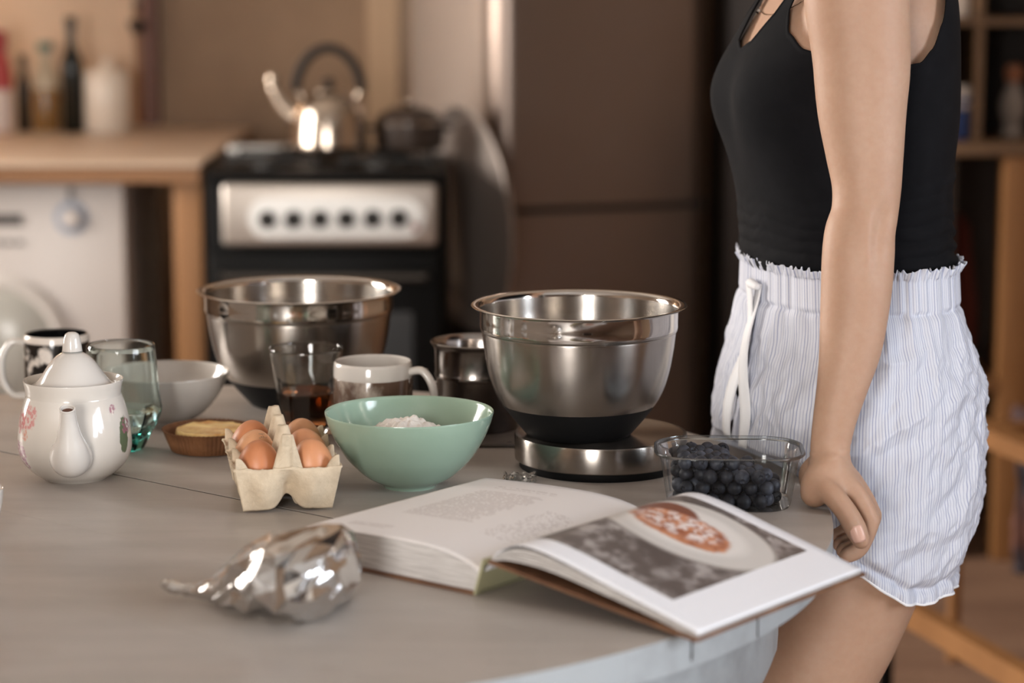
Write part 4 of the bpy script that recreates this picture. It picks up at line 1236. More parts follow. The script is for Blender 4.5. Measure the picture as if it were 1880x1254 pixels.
tb = bottle('spray_bottle', 'blue bottle with a white cap on the right-hand shelf', (.984, 5.30, .9105), .0155, .118, .0155, mat('blue_plastic', (62, 84, 140), .4), None, .05, group=None)
obj('cap', *lathe([(0, .0682), (.0165, .0682), (.0170, .072), (.0170, .112), (.014, .118), (0, .119)], 28), mat('white_plastic', (214, 205, 196), .4), tb)
def jar():
    t = thing('jar', 'ornate glass jar with an orange-brown stopper on the right-hand shelf', 'jar', (1.108, 5.36, .9105))
    obj('body', *lathe([(0, 0), (.024, 0), (.027, .006), (.020, .030), (.028, .050), (.030, .075), (.022, .10), (.014, .115), (.016, .122), (0, .122)], 10), mat('cut_glass', (150, 140, 132), .15), t, smooth=False)
    obj('stopper', *lathe([(0, .1224), (.016, .1224), (.022, .140), (.018, .158), (0, .165)], 20), mat('orange_brown', (150, 96, 66), .5), t)
jar()
tag(obj('storage_box', *box(.952, .994, 5.30, 5.50, 1.1766, 1.235, .004), mat('white_card', (190, 176, 164), .6)), 'white card box on the upper shelf board', 'box')
def red_bag():
    v, f = lathe([(0, 0), (.040, .004), (.048, .05), (.045, .13), (.038, .22), (.03, .30), (.012, .33), (0, .335)], 24, lambda a, z, r: 1 + .10 * math.sin(a * 3 + z * 20))
    tag(obj('cloth_bag', [(x + .999, y + 5.40, z + .4056) for x, y, z in v], f, mat('dark_red_cloth', (92, 34, 26), .8)), 'dark red cloth bag in the lower compartment of the shelf', 'bag')
red_bag()

# ------------------------------------------------------------------ wooden bench behind the person, with a coat over it
def bench():
    t = thing('bench', 'simple pine bench frame standing behind the person', 'bench', (.92, 3.95, 0))
    d = Vector((.115, -.39)).normalized(); pd = Vector((-d.y, d.x))
    def bar(p, q, h, w_, name, m=m_pine):
        a = Vector(p) - Vector((.92, 3.95, 0)); b = Vector(q) - Vector((.92, 3.95, 0))
        dr = (b - a).normalized(); s = dr.cross(Vector((0, 0, 1))).normalized() * (w_ / 2); u = s.cross(dr).normalized() * (h / 2)
        v = [a - s - u, a + s - u, a + s + u, a - s + u, b - s - u, b + s - u, b + s + u, b - s + u]
        f = [(3, 2, 1, 0), (4, 5, 6, 7), (0, 1, 5, 4), (1, 2, 6, 5), (2, 3, 7, 6), (3, 0, 4, 7)]
        return obj(name, v, f, m, t, smooth=False)
    bar((.655, 4.14, .195), (.86, 3.46, .195), .040, .03, 'stretcher')
    bar((.83, 4.42, .455), (1.07, 3.62, .455), .034, .05, 'seat_rail')
    bar((1.06, 4.49, .455), (1.30, 3.69, .455), .034, .05, 'seat_rail')
    bar((.835, 4.40, .437), (1.29, 4.48, .437), .03, .04, 'cross_rail')
    bar((1.055, 3.68, .437), (1.28, 3.75, .437), .03, .04, 'cross_rail')
    for p, q in (((.66, 4.12, 0), (.66, 4.12, .174)), ((.83, 4.40, 0), (.83, 4.40, .42)), ((1.30, 4.47, 0), (1.30, 4.47, .42)), ((1.05, 3.69, 0), (1.05, 3.69, .42)), ((1.29, 3.76, 0), (1.29, 3.76, .42)), ((.84, 3.52, 0), (.84, 3.52, .174))):
        k = obj('leg', *shift(sweep([p, q], [.013, .013], 12, up=(1, 0, 0), caps=False), (-.92, -3.95, 0)), m_black if p[0] < .7 else m_pine, t)
bench()
def coat():
    v = []; f = []; A, B = 26, 22
    for j in range(B + 1):
        for i in range(A + 1):
            s = i / A; q = j / B
            x = .985 + .20 * s + .012 * fbm(s * 4, q * 5, 1); y = 4.62 - .10 * s
            x += .05 * q * 0; z = .45 - .33 * q + .02 * fbm(s * 3, q * 3, 8)
            v.append((x, y + .03 * fbm(s * 6, q * 2, 4), max(.02, z)))
    for j in range(B):
        for i in range(A):
            a = j * (A + 1) + i; f.append((a, a + 1, a + A + 2, a + A + 1))
    o = obj('coat', v, f, mat('dull_navy_cloth', (58, 52, 58), .9, var=(9, (104, 70, 60), .45, .6)), sharp=180)
    s = o.modifiers.new('thickness', 'SOLIDIFY'); s.thickness = .012
    tag(o, 'dark navy and brown coat hanging behind the bench', 'coat')
coat()

def wall_lamp():
    t = thing('wall_lamp', 'small warm wall lamp above the left end of the worktop', 'lamp', (-1.95, 6.46, 1.62))
    obj('bracket', *sweep([(0, .035, 0), (0, -.08, .02), (0, -.12, 0)], [.008] * 3, 10, up=(1, 0, 0)), m_steel, t)
    obj('shade', *shift(lathe([(.03, .09), (.085, -.05), (.083, -.05), (.028, .09)], 32), (0, -.12, -.02)), mat('linen_shade', (226, 206, 176), .8), t)
    d = bpy.data.lights.new('bulb', 'POINT'); d.energy = 15; d.color = (1, .80, .62); d.shadow_soft_size = .04
    o = bpy.data.objects.new('bulb', d); COL.objects.link(o); o.parent = t; o.location = (0, -.12, -.05)
wall_lamp()

# ------------------------------------------------------------------ the person
PC = Vector((.368, 2.62, 0)); PA = R(12)
PF = Vector((-math.cos(PA), -math.sin(PA), 0)); PL = Vector((math.sin(PA), -math.cos(PA), 0))
def B(a, b, z): return PC + PF * a + PL * b + Vector((0, 0, z))

# torso sections: height, front, back, half width (clothed surface)
TOR = [(.93, .104, .112, .158), (.96, .106, .107, .150), (1.0, .112, .102, .138), (1.03, .113, .100, .132), (1.07, .119, .098, .130), (1.115, .130, .100, .136),
       (1.141, .139, .103, .140), (1.176, .144, .102, .144), (1.21, .133, .100, .148), (1.236, .117, .098, .150), (1.275, .092, .095, .146), (1.31, .070, .090, .125), (1.34, .052, .076, .088), (1.365, .045, .064, .060)]
def tor(z):
    z = max(TOR[0][0], min(TOR[-1][0], z))
    for p, q in zip(TOR, TOR[1:]):
        if z <= q[0]:
            t = (z - p[0]) / (q[0] - p[0]); return [p[i] + (q[i] - p[i]) * t for i in (1, 2, 3)]
TZ = np.linspace(.93, 1.365, 60)
_t = np.array([tor(z) for z in TZ])
ker = np.exp(-np.linspace(-2, 2, 9) ** 2 / 1.2); ker /= ker.sum()
_t = np.stack([np.convolve(np.pad(_t[:, i], 4, mode='edge'), ker, 'valid') for i in range(3)], 1)
def torso(th, z, off=0.0):
    i = min(max((z - TZ[0]) / (TZ[1] - TZ[0]), 0), len(TZ) - 1.001); k = int(i); f = i - k
    af, ab, b = _t[k] * (1 - f) + _t[k + 1] * f
    c, s = math.cos(th), math.sin(th)
    p = 2.25
    d = (abs(c) ** p + abs(s) ** p) ** (-1 / p)
    a = (af if c > 0 else ab) + off
    x = a * c * d; y = (b + off) * s * d
    # two breasts with a shallow valley between
    if c > 0:
        w = math.exp(-((z - 1.168) / .050) ** 2)
        x += w * c * (.008 * math.exp(-((abs(y) - .062) / .04) ** 2) - .006 * math.exp(-(y / .035) ** 2))
    return x, y

def build_person():
    t = thing('person', 'person in a black tank top and white pinstriped shorts leaning a hand on the table', 'person', (PC.x, PC.y, 0))
    # ---------------- skin
    m = bpy.data.materials.new('skin'); m.use_nodes = True
    n = NT(m); tc = n.add('ShaderNodeTexCoord').outputs['Object']
    sk = n.mix(n.ramp(n.noise(9, 4, .55, vec=tc), .35, .7), lin((183, 149, 126)), lin((173, 137, 113)))
    fine = n.ramp(n.noise(140, 3, .6, vec=tc), .35, .7)
    sk = n.mix(n.math('MULTIPLY', fine, .22), sk, lin((164, 122, 98)))
    vo = n.add('ShaderNodeTexVoronoi', i_Scale=24); n.link(tc, vo.inputs['Vector'])
    mole = n.math('MULTIPLY', n.math('LESS_THAN', vo.outputs['Distance'], .035), n.ramp(n.noise(31, 1, .5, vec=tc), .55, .6))
    sk = n.mix(n.math('MULTIPLY', mole, .55), sk, lin((120, 78, 58)))
    n.link(sk, n.b.inputs['Base Color']); n.b.inputs['Roughness'].default_value = .56; n.b.inputs['Specular IOR Level'].default_value = .35
    n.b.inputs['Subsurface Weight'].default_value = .25; n.b.inputs['Subsurface Radius'].default_value = (1, .35, .2); n.b.inputs['Subsurface Scale'].default_value = .008
    n.bump(n.noise(420, 3, .6, vec=tc), .10, .0008)
    shells = []
    # torso
    rings = []
    for z in np.linspace(.95, 1.365, 40):
        rings.append([B(*torso(2 * math.pi * k / 48, z, -.0065), z) for k in range(48)])
    shells.append(loft(rings))
    # pelvis and legs
    rings = []
    for z, af, ab, b in ((.80, .060, .085, .10), (.84, .088, .128, .155), (.88, .095, .135, .165), (.92, .098, .118, .158), (.96, .098, .100, .144)):
        rings.append([B((af if math.cos(a) > 0 else ab) * math.cos(a), b * math.sin(a), z) for a in [2 * math.pi * k / 40 for k in range(40)]])
    shells.append(loft(rings))
    for s in (1, -1):
        pts = [(-.020, s * .088, .86), (-.015, s * .092, .80), (.000, s * .094, .74), (.014, s * .094, .68), (.034, s * .093, .62), (.055, s * .092, .57), (.085, s * .088, .50), (.100, s * .086, .45), (.096, s * .086, .40), (.084, s * .085, .32), (.070, s * .084, .20), (.062, s * .084, .09), (.062, s * .084, .045)]
        rr = [.082, .079, .077, .0735, .0695, .066, .058, .053, .050, .052, .041, .034, .036]
        shells.append(ssweep([B(*p) for p in pts], rr, 80, 56, up=tuple(PF)))
        shells.append(ssweep([B(.035, s * .084, .036), B(.075, s * .086, .040), B(.125, s * .090, .030), B(.185, s * .095, .022), B(.225, s * .097, .018)], [.030, .036, .036, .034, .018], 20, 20, up=(0, 0, 1), flat=(.62, 1.15)))
    # neck and head
    shells.append(ssweep([B(-.018, 0, 1.32), B(-.008, 0, 1.37), B(.004, 0, 1.43), B(.01, 0, 1.46)], [.060, .052, .050, .052], 16, 24, up=tuple(PF)))
    hr = []
    for z, af, ab, b in ((1.425, .030, .020, .024), (1.435, .062, .045, .042), (1.46, .078, .066, .056), (1.49, .084, .084, .064), (1.52, .084, .094, .070), (1.55, .084, .098, .073), (1.58, .080, .095, .072), (1.605, .066, .080, .062), (1.622, .042, .05, .042), (1.63, .012, .014, .012)):
        hr.append([B(.012 + (af if math.cos(a) > 0 else ab) * math.cos(a), b * math.sin(a), z) for a in [2 * math.pi * k / 36 for k in range(36)]])
    shells.append(loft(hr))
    shells.append(ssweep([B(.092, 0, 1.545), B(.104, 0, 1.525), B(.112, 0, 1.508), B(.098, 0, 1.500)], [.007, .0085, .010, .008], 12, 12))
    for s in (1, -1):
        shells.append(ssweep([B(.005, s * .070, 1.55), B(.0, s * .078, 1.535), B(.004, s * .073, 1.505)], [.010, .012, .008], 10, 10, flat=(.6, 1.2)))
    shells.append(ssweep([B(.088, -.022, 1.475), B(.096, 0, 1.477), B(.088, .022, 1.475)], [.005, .0065, .005], 10, 10))
    # left arm (towards the camera), straight down to the table edge
    arm = [(.352, 2.470, 1.318, .046), (.345, 2.440, 1.309, .0555), (.342, 2.423, 1.277, .0535), (.347, 2.415, 1.223, .0495), (.348, 2.410, 1.170, .0445), (.351, 2.405, 1.127, .0390), (.353, 2.400, 1.095, .0347), (.351, 2.395, 1.068, .0333), (.346, 2.390, 1.047, .0352), (.344, 2.385, 1.024, .0360), (.342, 2.380, .988, .0351), (.337, 2.373, .938, .0315), (.330, 2.368, .903, .0265), (.3215, 2.364, .865, .0219), (.3175, 2.362, .838, .0205), (.317, 2.360, .818, .0215)]
    shells.append(ssweep([a[:3] for a in arm], [a[3] for a in arm], 90, 36, up=(1, 0, 0), flat=(1.0, .88)))
    # deltoid / armpit bridging to the torso
    shells.append(ssweep([(.352, 2.445, 1.300), (.356, 2.48, 1.318), (.362, 2.53, 1.335), (.372, 2.58, 1.345)], [.050, .048, .042, .034], 20, 24, up=(0, 0, 1)))
    shells.append(ssweep([(.346, 2.440, 1.262), (.340, 2.490, 1.262), (.332, 2.55, 1.256)], [.034, .033, .032], 12, 24))
    shells.append(ssweep([(.360, 2.435, 1.262), (.373, 2.490, 1.258), (.390, 2.55, 1.252)], [.034, .032, .032], 12, 24))
    # hand: palm as a thick wedge resting on the table edge
    shells.append(ssweep([(.317, 2.360, .826), (.320, 2.360, .815), (.327, 2.361, .806), (.336, 2.362, .800)], [.0205, .024, .026, .022], 14, 24, up=(1, .0, .6), flat=(.72, 1.35)))
    shells.append(ssweep([(.313, 2.348, .815), (.303, 2.340, .803), (.300, 2.337, .7965)], [.019, .0180, .0160], 10, 20))   # thumb ball
    shells.append(ssweep([(.314, 2.372, .815), (.306, 2.384, .804), (.305, 2.388, .7965)], [.018, .0175, .0155], 10, 20))   # little-finger heel
    TH = [(.303, 2.336, .8030), (.3135, 2.321, .7985), (.3255, 2.311, .7850), (.3360, 2.3065, .7675), (.3415, 2.3045, .7555)]
    shells.append(ssweep(TH, [.0140, .0130, .0122, .0122, .0100], 22, 22, up=(1, -.3, .5), flat=(.9, 1.04)))
    fing = [
        [(.326, 2.338, .806, .0115), (.3385, 2.335, .7970, .0112), (.3520, 2.331, .7740, .0098), (.3535, 2.330, .7660, .0098), (.3440, 2.3275, .7420, .0088), (.3310, 2.3255, .7345, .0080)],
        [(.328, 2.356, .808, .0115), (.3420, 2.354, .7990, .0113), (.3570, 2.352, .7740, .0100), (.3580, 2.351, .7650, .0100), (.3460, 2.349, .7405, .0090), (.3310, 2.347, .7345, .0082)],
        [(.327, 2.374, .807, .0112), (.3405, 2.373, .7975, .0108), (.3555, 2.372, .7740, .0096), (.3560, 2.371, .7660, .0095), (.3440, 2.370, .7415, .0086), (.3300, 2.369, .7350, .0078)],
        [(.324, 2.390, .804, .0100), (.3360, 2.391, .7945, .0096), (.3485, 2.391, .7750, .0084), (.3490, 2.391, .7690, .0084), (.3400, 2.390, .7470, .0076), (.3285, 2.389, .7400, .0068)]]
    for F_ in fing:
        shells.append(ssweep([p[:3] for p in F_], [p[3] for p in F_], 30, 18, up=(1, 0, .6)))
    # right arm, out of sight behind the torso
    ra = [(0, -.135, 1.318, .048), (-.01, -.165, 1.295, .050), (-.025, -.182, 1.24, .045), (-.04, -.19, 1.16, .040), (-.055, -.20, 1.08, .034), (-.06, -.215, 1.03, .034), (-.06, -.225, .97, .031), (-.055, -.235, .89, .022), (-.05, -.237, .86, .020)]
    shells.append(ssweep([B(*a[:3]) for a in ra], [a[3] for a in ra], 50, 24, up=tuple(PF)))
    shells.append(ssweep([B(-.05, -.237, .862), B(-.046, -.239, .83), B(-.042, -.241, .795)], [.021, .027, .026], 12, 20, up=tuple(PF), flat=(1.2, .6)))
    for i in range(4):
        a = -.018 - i * .018; L_ = (.066, .074, .070, .054)[i]
        shells.append(ssweep([B(a, -.240, .80), B(a + .004, -.238, .80 - L_ * .5), B(a + .008, -.231, .80 - L_)], [.0095, .0088, .0072], 14, 12))
    shells.append(ssweep([B(-.026, -.232, .842), B(-.008, -.225, .818), B(.0, -.222, .79)], [.0125, .011, .0085], 14, 12))
    v, f = join(*shells)
    w = Vector((PC.x, PC.y, 0))
    me = bpy.data.meshes.new('raw'); me.from_pydata([(p[0] - w.x, p[1] - w.y, p[2]) for p in v], [], f); me.update()
    bm = bmesh.new(); bm.from_mesh(me); bmesh.ops.recalc_face_normals(bm, faces=bm.faces); bm.to_mesh(me); bm.free()
    o = bpy.data.objects.new('raw', me); COL.objects.link(o)
    rm = o.modifiers.new('r', 'REMESH'); rm.mode = 'VOXEL'; rm.voxel_size = .0021; rm.use_smooth_shade = True
    sm = o.modifiers.new('s', 'SMOOTH'); sm.factor = .5; sm.iterations = 7
    dg = bpy.context.evaluated_depsgraph_get()
    body = bpy.data.meshes.new_from_object(o.evaluated_get(dg))
    bpy.data.objects.remove(o)
    # soften the joints (shoulder, armpit, hand) with weighted neighbour averaging
    co = np.zeros(len(body.vertices) * 3); body.vertices.foreach_get('co', co); co = co.reshape(-1, 3)
    ed = np.zeros(len(body.edges) * 2, dtype=np.int64); body.edges.foreach_get('vertices', ed); ed = ed.reshape(-1, 2)
    W0 = co + np.array([w.x, w.y, 0])
    def soften(co, wt, it):
        sel = wt > .01
        e = ed[sel[ed[:, 0]] | sel[ed[:, 1]]]
        deg = np.bincount(e.ravel(), minlength=len(co)).clip(1)[:, None]
        for _ in range(it):
            ac = np.stack([np.bincount(e[:, 0], co[e[:, 1], k], len(co)) + np.bincount(e[:, 1], co[e[:, 0], k], len(co)) for k in range(3)], 1) / deg
            co = np.where(sel[:, None], co + (ac - co) * wt[:, None] * .6, co)
        return co
    dS = np.linalg.norm((W0 - np.array([.355, 2.49, 1.28])) / np.array([.12, .12, .075]), axis=1)
    co = soften(co, np.clip(1.6 - dS * 1.2, 0, 1), 160)
    dH = np.linalg.norm((W0 - np.array([.318, 2.355, .815])) / np.array([.045, .05, .035]), axis=1)
    co = soften(co, np.clip(1.6 - dH * 1.3, 0, 1), 26)
    body.vertices.foreach_set('co', co.ravel()); body.update()
    nr = np.zeros(len(body.vertices) * 3); body.vertices.foreach_get('normal', nr); nr = nr.reshape(-1, 3)
    W = co + np.array([w.x, w.y, 0])
    def push(c, rad, amt, st=(1, 1, 1)):
        d = (((W - np.array(c)) / (np.array(st) * rad)) ** 2).sum(1)
        return nr * (np.exp(-d) * amt)[:, None]
    dsp = push((.3660, 2.366, 1.063), .0110, -.0052, (.8, 2, 1.3)) + push((.3580, 2.360, 1.036), .011, -.0030, (.7, 2, 2.6)) + push((.3500, 2.36, 1.045), .012, .0016, (.6, 2, 2.6))
    for zc, a in ((.829, -.0007), (.8355, -.0006)):
        k = np.exp(-((W[:, 2] - zc - .12 * (W[:, 0] - .317)) / .0011) ** 2) * (np.hypot(W[:, 0] - .317, W[:, 1] - 2.361) < .03)
        dsp += nr * (k * a)[:, None]
    body.vertices.foreach_set('co', (co + dsp).ravel()); body.update()
    body.materials.clear(); body.materials.append(m)
    body.shade_smooth()
    ob = bpy.data.objects.new('body', body); COL.objects.link(ob); ob.parent = t
    # thumb nail
    mn_ = mat('finger_nail', (214, 172, 154), .25)
    c = Vector((.3365, 2.2942, .7640)); ax = Vector((.33, -.10, -.94)).normalized(); nm = Vector((-.18, -.95, .10)); nm = (nm - ax * nm.dot(ax)).normalized(); sd = ax.cross(nm)
    vv = []; ff = []
    for i in range(9):
        for j in range(9):
            x = (j / 4 - 1); y = (i / 4 - 1)
            wq = math.sqrt(max(0, 1 - .35 * abs(y) ** 3))
            p = c + sd * (x * .0070 * wq) + ax * (y * .0085) + nm * (.0012 - .0028 * x * x - .0008 * y * y)
            vv.append(p)
    for i in range(8):
        for j in range(8):
            a = i * 9 + j; ff.append((a, a + 1, a + 10, a + 9))
    no = obj('thumb_nail', vv, ff, mn_, t, sharp=180, local=False)
    s = no.modifiers.new('thickness', 'SOLIDIFY'); s.thickness = .0006; s.offset = -1
    # eyes, lips, hair
    me_ = mat('eye_white', (220, 214, 208), .2); mi = mat('iris_dark', (48, 34, 26), .2)
    for s in (1, -1):
        e = obj('eye', *shift(lathe([(0, -.011), (.006, -.009), (.0105, -.003), (.0105, .003), (.006, .009), (0, .011)], 16), tuple(B(.0735, s * .029, 1.530) - w)), me_, t)
        obj('iris', *shift(lathe([(0, -.005), (.004, -.003), (.005, 0), (.004, .003), (0, .005)], 12), tuple(B(.0805, s * .0285, 1.530) - w)), mi, e)
    hrg = []
    for z, af, ab, b in ((1.36, -.055, .096, .050), (1.41, -.035, .100, .062), (1.46, -.02, .098, .070), (1.50, -.012, .106, .076), (1.54, .020, .110, .081), (1.575, .078, .109, .082), (1.605, .084, .096, .074), (1.630, .055, .065, .053), (1.643, .014, .018, .016)):
        hrg.append([B(.012 + (af if math.cos(a) > 0 else ab) * math.cos(a), b * math.sin(a), z + .002 * math.sin(a * 9)) for a in [2 * math.pi * k / 40 for k in range(40)]])
    obj('hair', *loft(hrg), mat('brown_hair', (70, 46, 32), .5, bump=(60, .5, .004, (1, 1, .1))), t, local=False)
    from mathutils.bvhtree import BVHTree
    bco = np.zeros(len(body.vertices) * 3); body.vertices.foreach_get('co', bco); bco = bco.reshape(-1, 3)
    keep = bco[:, 2] > 1.2
    idx = np.cumsum(keep) - 1
    polys = [[int(idx[i]) for i in p.vertices] for p in body.polygons if all(keep[i] for i in p.vertices)]
    tree = BVHTree.FromPolygons([tuple(c_) for c_ in bco[keep]], polys)
    def cling(p, off):
        hit = tree.find_nearest(Vector(p) - w)
        return hit[0] + w + hit[1] * off if hit[0] is not None else Vector(p)
    # ---------------- tank top
    mt = mat('black_jersey', (14, 14, 17), .88, bump=(900, .15, .0005), var=(40, (18, 18, 21), .4, .7), spec=.15)
    NT_, NZ = 220, 130
    def ztop(th):
        a = abs((math.degrees(th) + 180) % 360 - 180)
        pts = [(0, 1.222), (8, 1.230), (14, 1.256), (18.5, 1.292), (22, 1.292), (25, 1.262), (33, 1.241), (45, 1.225), (64, 1.212), (84, 1.208), (100, 1.212), (108, 1.226), (116, 1.252), (124, 1.288), (140, 1.300), (156, 1.275), (180, 1.258)]
        for (p, q), (r, s) in zip(pts, pts[1:]):
            if a <= r:
                f = (a - p) / (r - p); f = f * f * (3 - 2 * f) * .5 + f * .5; return q + (s - q) * f
        return 1.25
    vs = []; fs = []
    for j in range(NZ + 1):
        for i in range(NT_):
            th = 2 * math.pi * i / NT_
            z = .945 + (ztop(th) - .945) * j / NZ
            x, y = torso(th, z, .0015 - .010 * max(0, min(1, (.996 - z) / .02)))
            # rucked folds above the waist, stronger at the back and side
            wz = math.exp(-((z - 1.015) / .045) ** 2)
            c = math.cos(th)
            ph = z * 210 + 2.2 * math.sin(th * 2 + .6) + 3.0 * fbm(x * 9, y * 9, z * 6)
            amp = .0062 * wz * (.35 + .75 * max(0, -c))
            fold = amp * (abs(math.sin(ph)) ** .7 - .45) + .0012 * wz * fbm(x * 30, y * 30, z * 90)
            # one crisp crease around the back
            fold += .0035 * math.exp(-((z - 1.082 - .006 * math.sin(th * 3)) / .0045) ** 2) * max(0, -c)
            # drag line under the bust
            r = math.hypot(x, y)
            sc = (r + max(-.0015, fold)) / r
            if j >= NZ - 1: sc += .0012 / r
            vs.append(B(x * sc, y * sc, z))
    for j in range(NZ):
        for i in range(NT_):
            k = (i + 1) % NT_; a = j * NT_; b = a + NT_
            fs.append((a + i, a + k, b + k, b + i))
    top = obj('tank_top', vs, fs, mt, t, sharp=180, local=False)
    s = top.modifiers.new('thickness', 'SOLIDIFY'); s.thickness = .0016; s.offset = 0
    for sg in (1, -1):
        th0, th1 = R(20.5) * sg, R(134) * sg
        a = torso(th0, 1.284, .002); b = torso(th1, 1.29, .002)
        path = [B(a[0], a[1], 1.278), B(.068, sg * .056, 1.315), B(.034, sg * .080, 1.352), B(-.015, sg * .092, 1.368), B(-.064, sg * .09, 1.342), B(b[0], b[1], 1.286)]
        pth = [Vector(tuple(q_)) for q_ in spl([tuple(q_) for q_ in path], 44)]
        pth = [q_ if k_ < 4 or k_ > 39 else cling(q_, .0018) for k_, q_ in enumerate(pth)]
        vv, ff = sweep(pth, [.0042] * 44, 10, up=tuple(PL), flat=(1.0, .30))
        obj('strap', vv, ff, mt, top, local=False)
    # necklace
    nk = []
    for k in range(61):
        a = 2 * math.pi * k / 60
        c, s_ = math.cos(a), math.sin(a)
        z = 1.315 + (-.055 * max(0, c) ** 1.5 + .05 * max(0, -c))
        x, y = torso(a, z, .001) if z < 1.36 else (c * .055, s_ * .055)
        nk.append(cling(B(x, y * .8, z), .0012))
    obj('necklace', *sweep(nk, [.0005] * 61, 6, caps=False), m_steel, t, local=False)
    pd = nk[57]
    obj('pendant', *shift(lathe([(0, -.0035), (.0025, -.0025), (.0035, 0), (.0025, .0025), (0, .0035)], 12), tuple(Vector(pd) + PF * .002 + Vector((0, 0, -.002)) - w)), m_steel, t)
    # ---------------- shorts
    ms = bpy.data.materials.new('pinstripe_cotton'); ms.use_nodes = True
    n = NT(ms)
    uv = n.add('ShaderNodeUVMap').outputs[0]
    xs = n.add('ShaderNodeSeparateXYZ'); n.link(uv, xs.inputs[0])
    fr = n.math('FRACT', xs.outputs[0])
    stripe = n.math('MULTIPLY', n.math('GREATER_THAN', fr, .30), n.math('LESS_THAN', fr, .62))
    pair = n.math('FRACT', n.math('MULTIPLY', xs.outputs[0], .25))
    wide = n.math('MULTIPLY_ADD', n.math('GREATER_THAN', pair, .5), .30, .45)
    n.link(n.mix(n.math('MULTIPLY', stripe, wide), lin((208, 210, 218)), lin((138, 145, 176))), n.b.inputs['Base Color'])
    n.b.inputs['Roughness'].default_value = .85; n.b.inputs['Specular IOR Level'].default_value = .2
    n.bump(n.noise(700, 2, .5, coord='Object'), .12, .0006)
    SH = [(.645, .108, .106, .170), (.690, .116, .117, .182), (.745, .130, .131, .188), (.772, .134, .135, .188), (.783, .135, .136, .188), (.795, .135, .137, .187), (.815, .134, .137, .186), (.865, .126, .134, .182), (.905, .117, .119, .172), (.930, .112, .111, .164), (.950, .109, .106, .156), (.960, .108, .105, .153), (.985, .108, .104, .1490), (.998, .110, .107, .150)]
    SZ = np.array([s[0] for s in SH])
    def sh(z):
        return [float(np.interp(z, SZ, [s[i] for s in SH])) for i in (1, 2, 3)]
    NS, NR = 300, 190
    allv = []; allf = []; alluv = []
    CR = .765   # crotch height
    def ridge(x, y, z): return 1 - abs(fbm(x, y, z, 4)) * 2
    for sg in (1, -1):
        base = len(allv)
        def hem(q):   # q 0 front .. 1 back
            return float(np.interp(q, (0, .28, .36, .44, .52, .60, .70, 1), (.700, .700, .690, .668, .650, .645, .650, .654)))
        for j in range(NR + 1):
            g = j / NR
            for i in range(NS + 1):
                q = i / NS; th = math.pi * q
                z = .998 + (hem(q) - .998) * g
                # waist dips a little at the near side like the photo: lower front
                af, ab, b = sh(z)
                p = 2.45
                c, s_ = math.cos(th), math.sin(th)
                d = (abs(c) ** p + abs(s_) ** p) ** (-1 / p)
                a0 = af * (1 - 0.0) if c > 0 else ab
                x = a0 * c * d; y = b * s_ * d
                # below the crotch the midline swings round the inside of the thigh
                if z < CR:
                    k = min(1, (CR - z) / .03); k = k * k * (3 - 2 * k)
                    y = y + k * .012 * (1 - s_)
                    x = x * (1 - .25 * k * (1 - s_) ** 4)
                rr = math.hypot(x, y)
                # gathers: dense at the waistband, soft pleats below
                wb = max(0, min(1, (z - .950) / .006))
                G1 = math.sin(q * 150 + 6 * fbm(q * 14, sg, 2)) 
                G2 = math.sin(q * 62 + 5 * fbm(q * 7, sg * 3, z * 3))
                fall = math.exp(-max(0, .952 - z) / .060)
                dr = 0
                dr += wb * .0013 * G1 * (1 if z < .988 else 1.6)
                dr += (1 - wb) * (.0028 * G2 * fall + .0012 * G1 * fall * fall)
                dr -= .0030 * math.exp(-((z - .9515) / .0035) ** 2)
                if z > .987: dr += .004 * ((z - .987) / .011) * (.5 + .8 * math.sin(q * 190 + 9 * fbm(q * 20, 1, 1)))
                # cloth wrinkles below the band
                lo = (1 - wb) * min(1, (.955 - z) / .05)
                if lo > 0:
                    dr += lo * .0070 * fbm(x * 9 + 4, y * 9, z * 6 + 2 * q, 3)
                    dr += lo * .0060 * (ridge(x * 15 + z * 9, y * 15, z * 11 + sg) - .55)
                    back = max(0, q - .45) / .55
                    dr += lo * .0055 * back * (ridge(x * 30 + z * 14, y * 30 - z * 6, z * 18 + 7) - .5)
                    # gathers into the hem
                    hg = math.exp(-((z - hem(q)) / .022))
                    dr += .0032 * hg * math.sin(q * 74 + 4 * fbm(q * 9, sg, 8)) * (q > .35)
                    dr -= .006 * math.exp(-((z - hem(q) - .016) / .005) ** 2) * (q > .3)
                zz = z + (.0022 * math.sin(q * 170 + 8 * fbm(q * 18, 2, 5)) if z > .990 else 0)
                sc = (rr + dr) / max(rr, 1e-6)
                x2, y2 = x * sc, y * sc
                mid = (i == 0 or i == NS)
                if mid and z >= CR: y2 = 0
                P_ = B(x2, sg * y2, zz)
                # cloth gives way where it presses against the table edge
                gap = TR + .004 - math.hypot(P_.x - TC[0], P_.y - TC[1])
                if gap > 0 and zz < T + .022:
                    P_ = P_ - PF * (gap * min(1, (T + .022 - zz) / .018) * 1.04)
                allv.append(P_); alluv.append((q * 132, z * 10))
        w_ = NS + 1
        for j in range(NR):
            for i in range(NS):
                a = base + j * w_ + i
                fc = (a, a + w_, a + w_ + 1, a + 1)
                allf.append(fc if sg > 0 else fc[::-1])
        # inner leg
        j0 = next(j for j in range(NR + 1) if .998 + (hem(0) - .998) * j / NR < CR and .998 + (hem(1) - .998) * j / NR < CR)
        NI = 24; b2 = len(allv)
        for j in range(j0, NR + 1):
            A = allv[base + j * w_ + NS]; C_ = allv[base + j * w_]
            for i in range(NI + 1):
                q = i / NI
                p = A.lerp(C_, q) - PL * (sg * .010 * math.sin(math.pi * q))
                allv.append(p); alluv.append((132 + q * 30, p.z * 10))
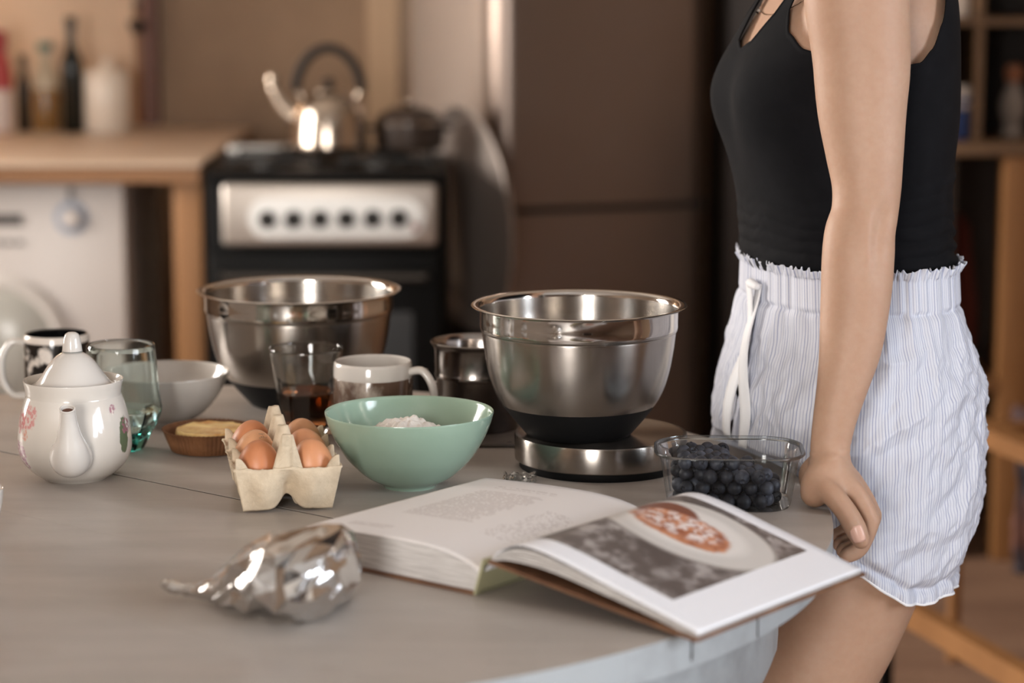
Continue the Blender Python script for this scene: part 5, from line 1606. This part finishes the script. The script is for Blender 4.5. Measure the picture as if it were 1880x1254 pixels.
        for j in range(NR - j0):
            for i in range(NI):
                a = b2 + j * (NI + 1) + i; fc = (a, a + NI + 1, a + NI + 2, a + 1)
                allf.append(fc if sg > 0 else fc[::-1])
        if sg > 0: near = (base, w_)
    so = obj('shorts', allv, allf, ms, t, sharp=180, local=False)
    L = so.data.uv_layers.new(name='UVMap')
    li = np.zeros(len(so.data.loops), dtype=np.int32); so.data.loops.foreach_get('vertex_index', li)
    L.data.foreach_set('uv', np.array(alluv, dtype=np.float32)[li].ravel())
    s = so.modifiers.new('thickness', 'SOLIDIFY'); s.thickness = .0009; s.offset = 0
    mw = mat('white_cotton_trim', (230, 230, 232), .85)
    hemline = [allv[near[0] + NR * near[1] + i] for i in range(0, NS + 1, 3)]
    obj('hem_piping', *sweep(hemline, [.0016] * len(hemline), 8), mw, so, local=False)
    # drawstring: knot with two hanging tapes
    def fpt(q, z, off):
        af, ab, b = sh(z); th = math.pi * q; c, s_ = math.cos(th), math.sin(th); d = (abs(c) ** 2.45 + abs(s_) ** 2.45) ** (-1 / 2.45)
        return B((af + off) * c * d, (b + off) * s_ * d, z)
    ds = []
    for nm, q0, q1, zb in (('drawstring', .055, .085, .800), ('drawstring', .02, .045, .806)):
        vs = []; fs = []; K = 40
        for k in range(K + 1):
            g = k / K; z = .972 + (zb - .972) * g
            q = q0 + (q1 - q0) * g + .012 * math.sin(g * 5 + q0 * 60)
            off = .007 + .004 * math.sin(g * 7 + q0 * 90)
            wv = .017 + .004 * math.sin(g * 4)
            for e in (-1, -.33, .33, 1): vs.append(fpt(q + e * wv, z, off + .0015 * e * math.sin(g * 6)))
        for k in range(K):
            for e in range(3):
                a = k * 4 + e; fs.append((a, a + 1, a + 5, a + 4))
        o2 = obj(nm, vs, fs, mw, so, sharp=180, local=False)
        s = o2.modifiers.new('thickness', 'SOLIDIFY'); s.thickness = .0012
    kn = fpt(.045, .972, .008)
    obj('bow_knot', *sweep([kn + PL * -.012, kn + PF * .003, kn + PL * .012 + Vector((0, 0, -.002))], [.004, .0055, .004], 12), mw, so, local=False)
build_person()
